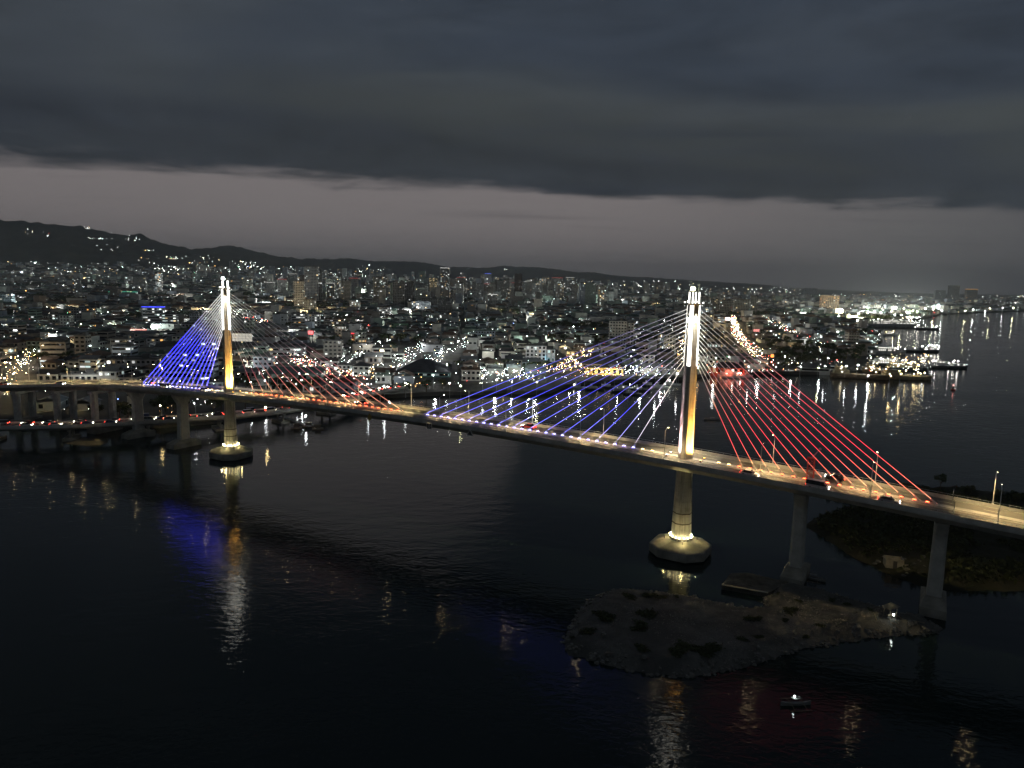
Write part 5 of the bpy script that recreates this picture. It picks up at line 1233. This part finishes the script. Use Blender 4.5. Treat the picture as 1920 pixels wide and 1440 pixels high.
# the rest of the city as one mass
cm, wn = MB(), MB(); wdk = MB()
for q in rest:
    _, x, y, z, w, dp, h, rz = q; wc = random.choice(WCOL)[1]; rc = random.choice(RCOL)[1]; c, s = math.cos(rz), math.sin(rz); k = random.uniform(.85, 1.4)
    cm.col = tuple(v*k for v in wc); F4 = [(-w/2, -dp/2), (w/2, -dp/2), (w/2, dp/2), (-w/2, dp/2)]; W4 = [(x+a*c-b_*s, y+a*s+b_*c) for a, b_ in F4]
    cm.add([(a, b_, z-4) for a, b_ in W4]+[(a, b_, z+h) for a, b_ in W4], [(0, 1, 5, 4), (1, 2, 6, 5), (2, 3, 7, 6), (3, 0, 4, 7)])
    cm.col = rc
    if h < 12 and random.random() < .7:
        rh = min(w, dp)*.22; e = 1.06
        E4 = [(x+a*e*c-b_*e*s, y+a*e*s+b_*e*c, z+h-.1) for a, b_ in F4]
        r1, r2 = ((-w/2*.7, 0), (w/2*.7, 0)) if w > dp else ((0, -dp/2*.7), (0, dp/2*.7))
        RR = [(x+a*c-b_*s, y+a*s+b_*c, z+h+rh) for a, b_ in (r1, r2)]
        cm.add(E4+RR, [(0, 1, 5, 4), (1, 2, 5), (2, 3, 4, 5), (3, 0, 4)] if w > dp else [(0, 1, 4), (1, 2, 5, 4), (2, 3, 5), (3, 0, 4, 5)])
    else: cm.add([(a, b_, z+h) for a, b_ in W4], [(0, 1, 2, 3)])
    sz = .8 if y < 1350 else (1.3 if y < 3000 else 2.0); nf = max(1, int(h/3.4)); nbv = max(1, int(w/3.5)); 
    nw = rng.poisson(.7 if h < 15 else nf*nbv*.07)
    for _ in range(min(nw, 40)):
        face = random.choice((0, 0, 1, 2)); fl = random.randrange(nf); zc = z+(fl+.55)*h/nf
        if face == 0: a0, b0, t0 = random.uniform(-.42, .42)*w, -dp/2-.08, (1, 0)
        else: sg = 1 if face == 1 else -1; a0, b0, t0 = sg*(w/2+.08), random.uniform(-.42, .42)*dp, (0, sg)
        ww = sz*random.uniform(.6, 1.6); hh = sz*random.uniform(.35, .6)
        Q = [(a0-t0[0]*ww, b0-t0[1]*ww, zc-hh), (a0+t0[0]*ww, b0+t0[1]*ww, zc-hh), (a0+t0[0]*ww, b0+t0[1]*ww, zc+hh), (a0-t0[0]*ww, b0-t0[1]*ww, zc+hh)]
        wn.col = litcol(); wn.add([(x+a*c-b_*s, y+a*s+b_*c, zz) for a, b_, zz in Q], [(0, 1, 2, 3)])
city = tag(cm.build('city_blocks', pmat('city_walls', None, .85, .2, .3, .08, attr=True)), 'dense low rooftops of the far city spreading to the hills', 'city', None, 'stuff')
tag(wn.build('city_windows', lit_m), 'countless small lit windows across the far city', 'windows', None, 'stuff')

# trees in the near city
tl = [q for q in cands if q[0] == 'T']; tl.sort(key=lambda q: q[2])
HAND = [(520, 735), (540, 738), (560, 742), (580, 738), (600, 735), (620, 730), (530, 728), (560, 728), (590, 727), (1000, 694), (1012, 696), (1025, 694), (1036, 697), (1045, 693), (990, 697), (300, 776), (310, 772), (320, 776), (332, 772), (342, 776), (326, 768), (470, 735), (485, 738), (445, 730), (460, 728),
        (70, 680), (85, 682), (100, 684), (115, 682), (128, 680), (140, 684), (60, 676), (840, 696), (860, 694), (880, 690), (930, 697), (950, 690), (1480, 690), (1470, 694), (1490, 696), (1455, 640), (1470, 636), (1485, 634), (1500, 640), (1440, 633), (1520, 648), (760, 738), (800, 735), (830, 730), (60, 770), (240, 790), (225, 785), (180, 790), (400, 780), (415, 770), (460, 765), (480, 760), (520, 757), (545, 752)]
nt_ = 0
for i, (a, b_) in enumerate(HAND):
    p = gat(a, b_); tree(p.x, p.y, p.z-.2, random.uniform(.75, 1.15), 'leafy dark tree standing near the waterfront '+district(a, p.y), 'waterfront trees '+district(a, p.y), palm=(i % 9 == 4)); nt_ += 1
for q in tl[:150]:
    pxx = 960+FPX*q[1]/q[2]; tree(q[1], q[2], q[3]-.2, random.uniform(.9, 1.6), 'dark leafy tree in a grove among the houses '+district(pxx, q[2]), 'city grove trees '+district(pxx, q[2])); nt_ += 1
gm = MB(); rg = np.random.default_rng(91)
for q in tl[150:]:
    _, x, y, z, w, dp, h, rz = q; s = 1.0 if y < 1350 else 1.7
    blobs = [(x+rg.normal()*w*.25, y+rg.normal()*dp*.25, z+4*s+rg.random()*3*s, 3*s, 3*s, 2.3*s) for _ in range(5)]; leaf_cloud(gm, blobs, 70, .95*s, rg)
tag(gm.build('far_groves', leaf_m), 'dark groves of trees between the far city blocks', 'trees', None, 'stuff')

# ------------------------------------------------------------------ lights of the city
def make_lamp():
    r_ = thing('street_lamp', 'x', 'street lamp', group='x'); m = MB(); m.tube((0, 0, -.3), (0, 0, 9), .14, .09, 6); m.build('pole', steel, r_)
    m = MB(); m.tube((0, 0, 8.9), (0, -1.2, 9.2), .06, n=5); m.box(0, -1.3, 9.28, .5, .7, .12); m.build('arm', steel, r_)
    return r_
LPOS = [(864, 723, 'Y', 1.3), (1007, 715, 'Y', 1.2), (720, 723, 'W', 1.0), (843, 718, 'W', .8), (561, 700, 'W', 1), (565, 712, 'W', 1), (555, 719, 'W', 1), (497, 713, 'W', 1.2), (470, 716, 'W', .6), (388, 708, 'W', 1.2), (364, 755, 'W', .7), (498, 763, 'O', 1.0),
        (1340, 687, 'W', 1), (1404, 687, 'W', 1), (1455, 688, 'W', .8), (1502, 687, 'W', .8), (1535, 689, 'Y', .8), (1547, 686, 'W', 1.1), (1587, 686, 'W', 1), (1609, 684, 'W', 1.6), (1553, 671, 'W', 1.1), (1420, 668, 'W', 1), (1367, 669, 'W', .9), (1342, 671, 'W', .9), (1472, 668, 'W', .9),
        (1230, 702, 'W', 1.4), (1270, 700, 'W', 1.3), (1188, 656, 'W', 1.2), (1060, 652, 'W', 1.3), (1106, 640, 'W', 1.1), (905, 708, 'W', 1.0), (931, 711, 'W', 1.0), (812, 703, 'W', .8), (960, 715, 'W', .8), (838, 683, 'W', 1.2), (615, 587, 'W', 1.3), (650, 590, 'W', 1.1), (690, 719, 'W', .8), (760, 717, 'W', .7),
        (90, 700, 'W', .7), (25, 700, 'O', .8), (300, 760, 'O', .8), (338, 762, 'O', .8), (1075, 612, 'W', .9), (1233, 600, 'W', 1.1), (1246, 601, 'W', 1.0), (1467, 556, 'W', 2.0), (1300, 660, 'W', .7), (1628, 704, 'W', 1.0), (1690, 700, 'O', 1.0), (1670, 704, 'O', .8), (1732, 676, 'W', .9), (1445, 620, 'W', 1), (1455, 628, 'W', 1)]
PORT = [(1573, 592), (1592, 590), (1610, 588), (1627, 586), (1608, 600), (1627, 578), (1640, 583), (1655, 580), (1652, 586), (1672, 583), (1680, 576), (1690, 590), (1700, 584), (1712, 582), (1678, 590), (1720, 584), (1660, 574), (1695, 578), (1735, 578), (1750, 580), (1766, 582), (1810, 582), (1825, 580), (1856, 578), (1880, 577), (1900, 577)]
lcol = {'W': (.93, 1, .97), 'Y': (1, 1, .55), 'O': (1, .72, .32)}
lamp0 = None
lampmats = {k: emat('lamp_globe_'+k, v, 170) for k, v in lcol.items()}
for i, (a, b_, kx, s) in enumerate(LPOS+[(a, b_, 'WY'[k % 2], 2.1) for k, (a, b_) in enumerate(PORT)]):
    port = i >= len(LPOS); hgt = 9.2 if not port else 20
    p = at(a, b_, 2.5+hgt)
    for _ in range(6): p = at(a, b_, ground(p.x, p.y)+hgt) if p.y < 4000 else p
    z = p.z-hgt; lab = ('tall harbour mast with a %s lamp on the far quay' if port else '%s street lamp with a curved arm ') % {'W': 'white', 'Y': 'yellowish', 'O': 'orange'}[kx]
    if not port: lab += district(a, p.y)
    if lamp0 is None: lamp0 = o = make_lamp(); o.location = (p.x, p.y+1.3, z); 
    else:
        o = lamp0.copy(); C.objects.link(o); o.location = (p.x, p.y+1.3, z)
        for ch in lamp0.children:
            if ch.name.startswith('lamp'): continue
            c = ch.copy(); C.objects.link(c); c.parent = o
    if port: o.scale = (1.6, 1.6, 20/9.2)
    tag(o, lab, None, ('harbour masts on the far quay' if port else 'street lamps '+district(a, p.y)))
    m = MB(); m.ball((0, -1.3, 9.0), (.30 if not port else .42)*s, 8, 5); g = m.build('lamp_globe', lampmats[kx], o)
    if port: g.scale = (1/1.6, 1/1.6, 9.2/20); g.location = (0, 0, 9.0*(1-9.2/20))
ll, ln = MB(), MB()
def light(p, r_, col, L):
    mb = ln if p[1] < 950 else ll; mb.col = tuple(v*L for v in col); mb.octa(p, r_)
def lcolr(w): return random.choices((COOL, FLUO, WARMW, ORANGE, (1, .08, .06), (.2, 1, .5), (.2, .3, 1)), w)[0]
GEN = (14, 6, 2.4, .9, .35, .2, .12)
# scattered lamps along the block grid
src = rest+ind; random.shuffle(src); n1_ = n2_ = n3_ = 0
for q in src:
    _, x, y, z, w, dp, h, rz = q; px_ = 960+FPX*x/y
    pr = .75 if y < 1350 else (.62 if y < 3000 else .5)
    dens = .35+1.3*float(vnoise(np.array([x/260]), np.array([y/260]), 31)[0])
    if random.random() > pr*dens: continue
    light((x+random.uniform(-.6, .6)*w, y-dp*.62, z+random.uniform(3.5, 8.5)), max(.2, .00026*y)*random.uniform(.7, 1.3), lcolr(GEN), 5.5*math.exp(random.gauss(0, 1.2)))
def cluster(x0, x1, y0, y1, n, wts, L=40, r_=.28, hz=(1.5, 6)):
    for _ in range(n):
        p = gat(random.uniform(x0, x1), random.uniform(y0, y1)); f_ = .66*max(1, p.y/900)**.75
        light((p.x, p.y, p.z+random.uniform(*hz)), r_*f_*random.uniform(.6, 1.4), lcolr(wts), 1.0*L*math.exp(random.gauss(0, .9)))
WHT = (10, 6, 1, 0, .3, 0, 0); WRM = (3, 1, 8, 6, .3, 0, 0); MIX = (8, 3, 4, 2, 3, 0, 0); REDS = (1, 0, 1, 2, 8, 0, 0)
for args in ((452, 478, 668, 700, 34, WHT, 45), (455, 520, 672, 695, 26, MIX, 25), (640, 790, 704, 713, 34, WRM, 22), (700, 752, 692, 704, 26, WRM, 22), (882, 1000, 694, 713, 130, WHT, 30, .24, (.8, 4)), (1000, 1050, 692, 700, 44, WRM, 22, .2), (1050, 1098, 676, 700, 56, WRM, 30), (1085, 1170, 703, 708, 60, WRM, 22, .2), (1170, 1272, 696, 708, 90, WHT, 30, .22), (1270, 1300, 645, 700, 46, WRM, 40), (1335, 1400, 690, 699, 40, REDS, 16, .2),
             (1575, 1725, 566, 600, 700, (9, 5, 4, 1.5, .2, .1, 0), 75, .55), (1620, 1745, 674, 706, 70, WRM, 30, .26, (3, 7)), (1560, 1650, 622, 648, 70, WHT, 40, .3), (1700, 1850, 573, 584, 80, (6, 3, 6, 4, .2, 0, 0), 45, .45), (1840, 2000, 573, 580, 70, (6, 3, 6, 4, 0, 0, 0), 45, .45), (0, 56, 652, 690, 36, WRM, 35), (118, 140, 613, 622, 12, WHT, 60), (150, 180, 612, 622, 14, (1, 0, 2, 8, 0, 0, 0), 40), (296, 346, 756, 779, 16, (0, 0, 2, 8, 0, 0, 0), 12, .16, (.4, 2)), (346, 420, 735, 760, 26, WHT, 20, .2), (1400, 1570, 655, 694, 80, MIX, 26), (960, 985, 648, 680, 26, MIX, 35), (1040, 1060, 625, 655, 14, WRM, 30), (60, 420, 700, 780, 50, GEN, 16, .18), (820, 905, 596, 604, 30, GEN, 40), (440, 760, 705, 735, 60, GEN, 14, .18)):
    cluster(*args)
for P, n, wts, L in ((ST[0], 60, WHT, 50), (ST[1], 46, WHT, 45), (ST[2], 46, WHT, 50), (ST[3], 120, MIX, 34), (ST[4], 150, MIX, 18), (ST[5], 60, (6, 1, 8, 3, 0, 0, 0), 50), (ST[6], 60, (8, 2, 4, 1, 2, 0, 0), 60), (ST[7], 260, (8, 2, 8, 5, 5, 0, 0), 60), (ST[8], 60, MIX, 50), (ST[9], 50, WRM, 60), (ST[10], 40, WRM, 40)):
    for _ in range(int(n*1.7)):
        p = random.choice(P); light((p.x+random.uniform(-6, 6), p.y+random.uniform(-6, 6), ground(p.x, p.y)+random.choice((.9, .9, 1.2, 6, 7))), (.15*max(1, p.y/900)**.6)*random.uniform(.5, 1.4), lcolr(wts), .9*L*math.exp(random.gauss(0, .8)))
# point lights added to brighten streets and walls, each with a small visible bulb
def plight(x, y, z, col, pw):
    l = bpy.data.lights.new('street_and_fill_light', 'POINT'); l.energy = pw; l.color = col; l.shadow_soft_size = .35; o = bpy.data.objects.new('street_and_fill_light', l); C.objects.link(o); o.location = (x, y, z)
    light((x, y+.8, z+.3), max(.2, .00024*y), col, 12)
for si, n_, pw_, cl_ in ((0, 6, 5000, COOL), (1, 6, 4500, COOL), (2, 5, 4500, COOL), (3, 8, 4500, COOL), (5, 6, 4500, WARMW), (6, 5, 14000, COOL), (7, 10, 16000, WARMW), (8, 6, 9000, COOL), (9, 4, 4500, WARMW), (10, 4, 3500, WARMW), (4, 12, 2500, COOL)):
    P = ST[si]
    for i in range(n_):
        p = P[min(len(P)-1, int((i+.5)/n_*len(P)))]; plight(p.x+random.uniform(-5, 5), p.y+2, ground(p.x, p.y)+8.5, cl_, pw_*random.uniform(.6, 1.4))
for a, b_ in PORT[:20]:
    p = gat(a, b_+4); plight(p.x, p.y-6, p.z+22, random.choice((COOL, FLUO, (1, .95, .6))), random.uniform(150000, 380000))
for a, b_, pw_ in ((1005, 690, 6000), (1045, 690, 5000), (930, 700, 5000), (960, 702, 5000), (900, 702, 4000), (990, 704, 4000), (1200, 703, 5000), (1240, 703, 5000), (1160, 660, 9000), (720, 684, 5000), (770, 698, 4000), (520, 690, 6000), (590, 640, 9000), (540, 630, 12000), (285, 628, 16000), (1630, 690, 5000), (1680, 690, 5000), (1600, 640, 9000), (1640, 650, 9000)):
    p = gat(a, b_); plight(p.x, p.y, p.z+11, random.choice((COOL, FLUO)), pw_)
got = [0, 0, 0]; lim = (220, 150, 60)
for q in src:
    _, x, y, z, w, dp, h, rz = q; k = 0 if y < 1350 else (1 if y < 3000 else 2); px_ = 960+FPX*x/y
    if got[k] >= lim[k] or not -80 < px_ < 2000: continue
    got[k] += 1; cl_ = random.choices((COOL, FLUO, WARMW), (6, 4, 2))[0]; e = math.exp(random.gauss(0, .6))
    plight(x+random.uniform(-.5, .5)*w, y-dp*.5-random.uniform(4, 9), z+random.uniform(5, 9)*(1, 1.4, 2.2)[k], cl_, (2100, 33000, 210000)[k]*e)  # fill lights added before random blocks to lift wall brightness
# lights on the hills and on the flat far shore
HILL = [(38, 97, 428, 446, 9), (156, 180, 425, 428, 9), (166, 212, 446, 449, 13), (233, 262, 442, 456, 9), (180, 230, 460, 480, 6), (272, 290, 468, 473, 5), (311, 336, 481, 487, 16), (340, 412, 480, 500, 22), (250, 300, 484, 495, 6), (118, 160, 508, 520, 60), (160, 216, 505, 526, 50), (0, 60, 508, 530, 50), (216, 275, 515, 530, 30), (275, 330, 497, 515, 40), (330, 420, 497, 530, 90), (430, 480, 490, 510, 60), (480, 560, 500, 530, 80), (560, 720, 505, 535, 90), (720, 900, 520, 545, 90), (620, 800, 497, 520, 14), (940, 950, 504, 508, 5), (900, 1120, 525, 550, 120), (1060, 1300, 527, 552, 130), (1300, 1520, 538, 560, 130), (1500, 1920, 552, 566, 170)]
for x0, x1, y0, y1, n in HILL:
    for _ in range(n):
        a, b_ = random.uniform(x0, x1), random.uniform(y0, y1); p = hit(a, b_)
        if p is None or p.y > 15000: continue
        light((p.x, p.y-6, p.z+5), p.y*.00026*random.uniform(.7, 1.3), lcolr(GEN), 11*math.exp(random.gauss(.3, .8)))
tag(ln.build('waterfront_lights', lamp_m), 'many small lamps glittering along the near waterfront streets', 'lights', None, 'stuff')
tag(ll.build('city_lights', emat('far_light', attr=True, sample=False)), 'countless lamps glittering through the far city and hills', 'lights', None, 'stuff')
# white-lit lodge on the ridge, lit terrace lower down
for a, b_, w, h, lab, colr in ((165, 428, 60, 10, 'white-lit lodge on the crest of the hill', (1.6, 1.6, 1.5)), (396, 510, 70, 6, 'lit flat-roofed terrace building low on the hillside', (1.4, 1.3, .7)), (324, 485, 60, 8, 'long warm-lit building on the hillside', (1.5, .9, .5))):
    p = hit(a, b_+1.5); r_ = thing('hill_lodge', lab, 'building', p, 0); m = MB(); m.box(0, 0, 3, w, 20, 12); m.build('wall', wallmat((.5, .5, .48)), r_)
    m = MB(); m.col = colr; m.box(0, -10.2, 6, w*.9, .4, h*.5); m.build('lit_front', sign_m, r_); m = MB(); m.box(0, 0, 9.3, w*1.05, 22, .6); m.build('roof', roofmat((.2, .2, .2)), r_)
p = hit(64, 420.5); r_ = thing('radio_mast', 'thin radio mast on the hill crest', 'mast', p, 0); m = MB(); m.tube((0, 0, -5), (0, 0, 48), 1.4, .5, 5); m.build('shaft', dark_steel, r_); m = MB(); [m.tube((-3, 0, z), (3, 0, z), .4) for z in (30, 40)]; m.build('antenna', dark_steel, r_)

# ------------------------------------------------------------------ haze over the whole place
m = MB(); m.box(0, 11000, 399, 56000, 27000, 802)
hz = m.build('haze', asphalt); hz.data.materials.clear()
hm = bpy.data.materials.new('haze_air'); hm.use_nodes = True; t = hm.node_tree; t.nodes.clear()
pvn = nd(t, 'ShaderNodeVolumePrincipled'); pvn.inputs['Color'].default_value = (.85, .9, .95, 1); pvn.inputs['Density'].default_value = 4.4e-5; pvn.inputs['Anisotropy'].default_value = .3
o_ = nd(t, 'ShaderNodeOutputMaterial'); t.links.new(pvn.outputs[0], o_.inputs['Volume']); hz.data.materials.append(hm)
tag(hz, 'thin night haze over the channel and the city', 'haze', None, 'stuff')
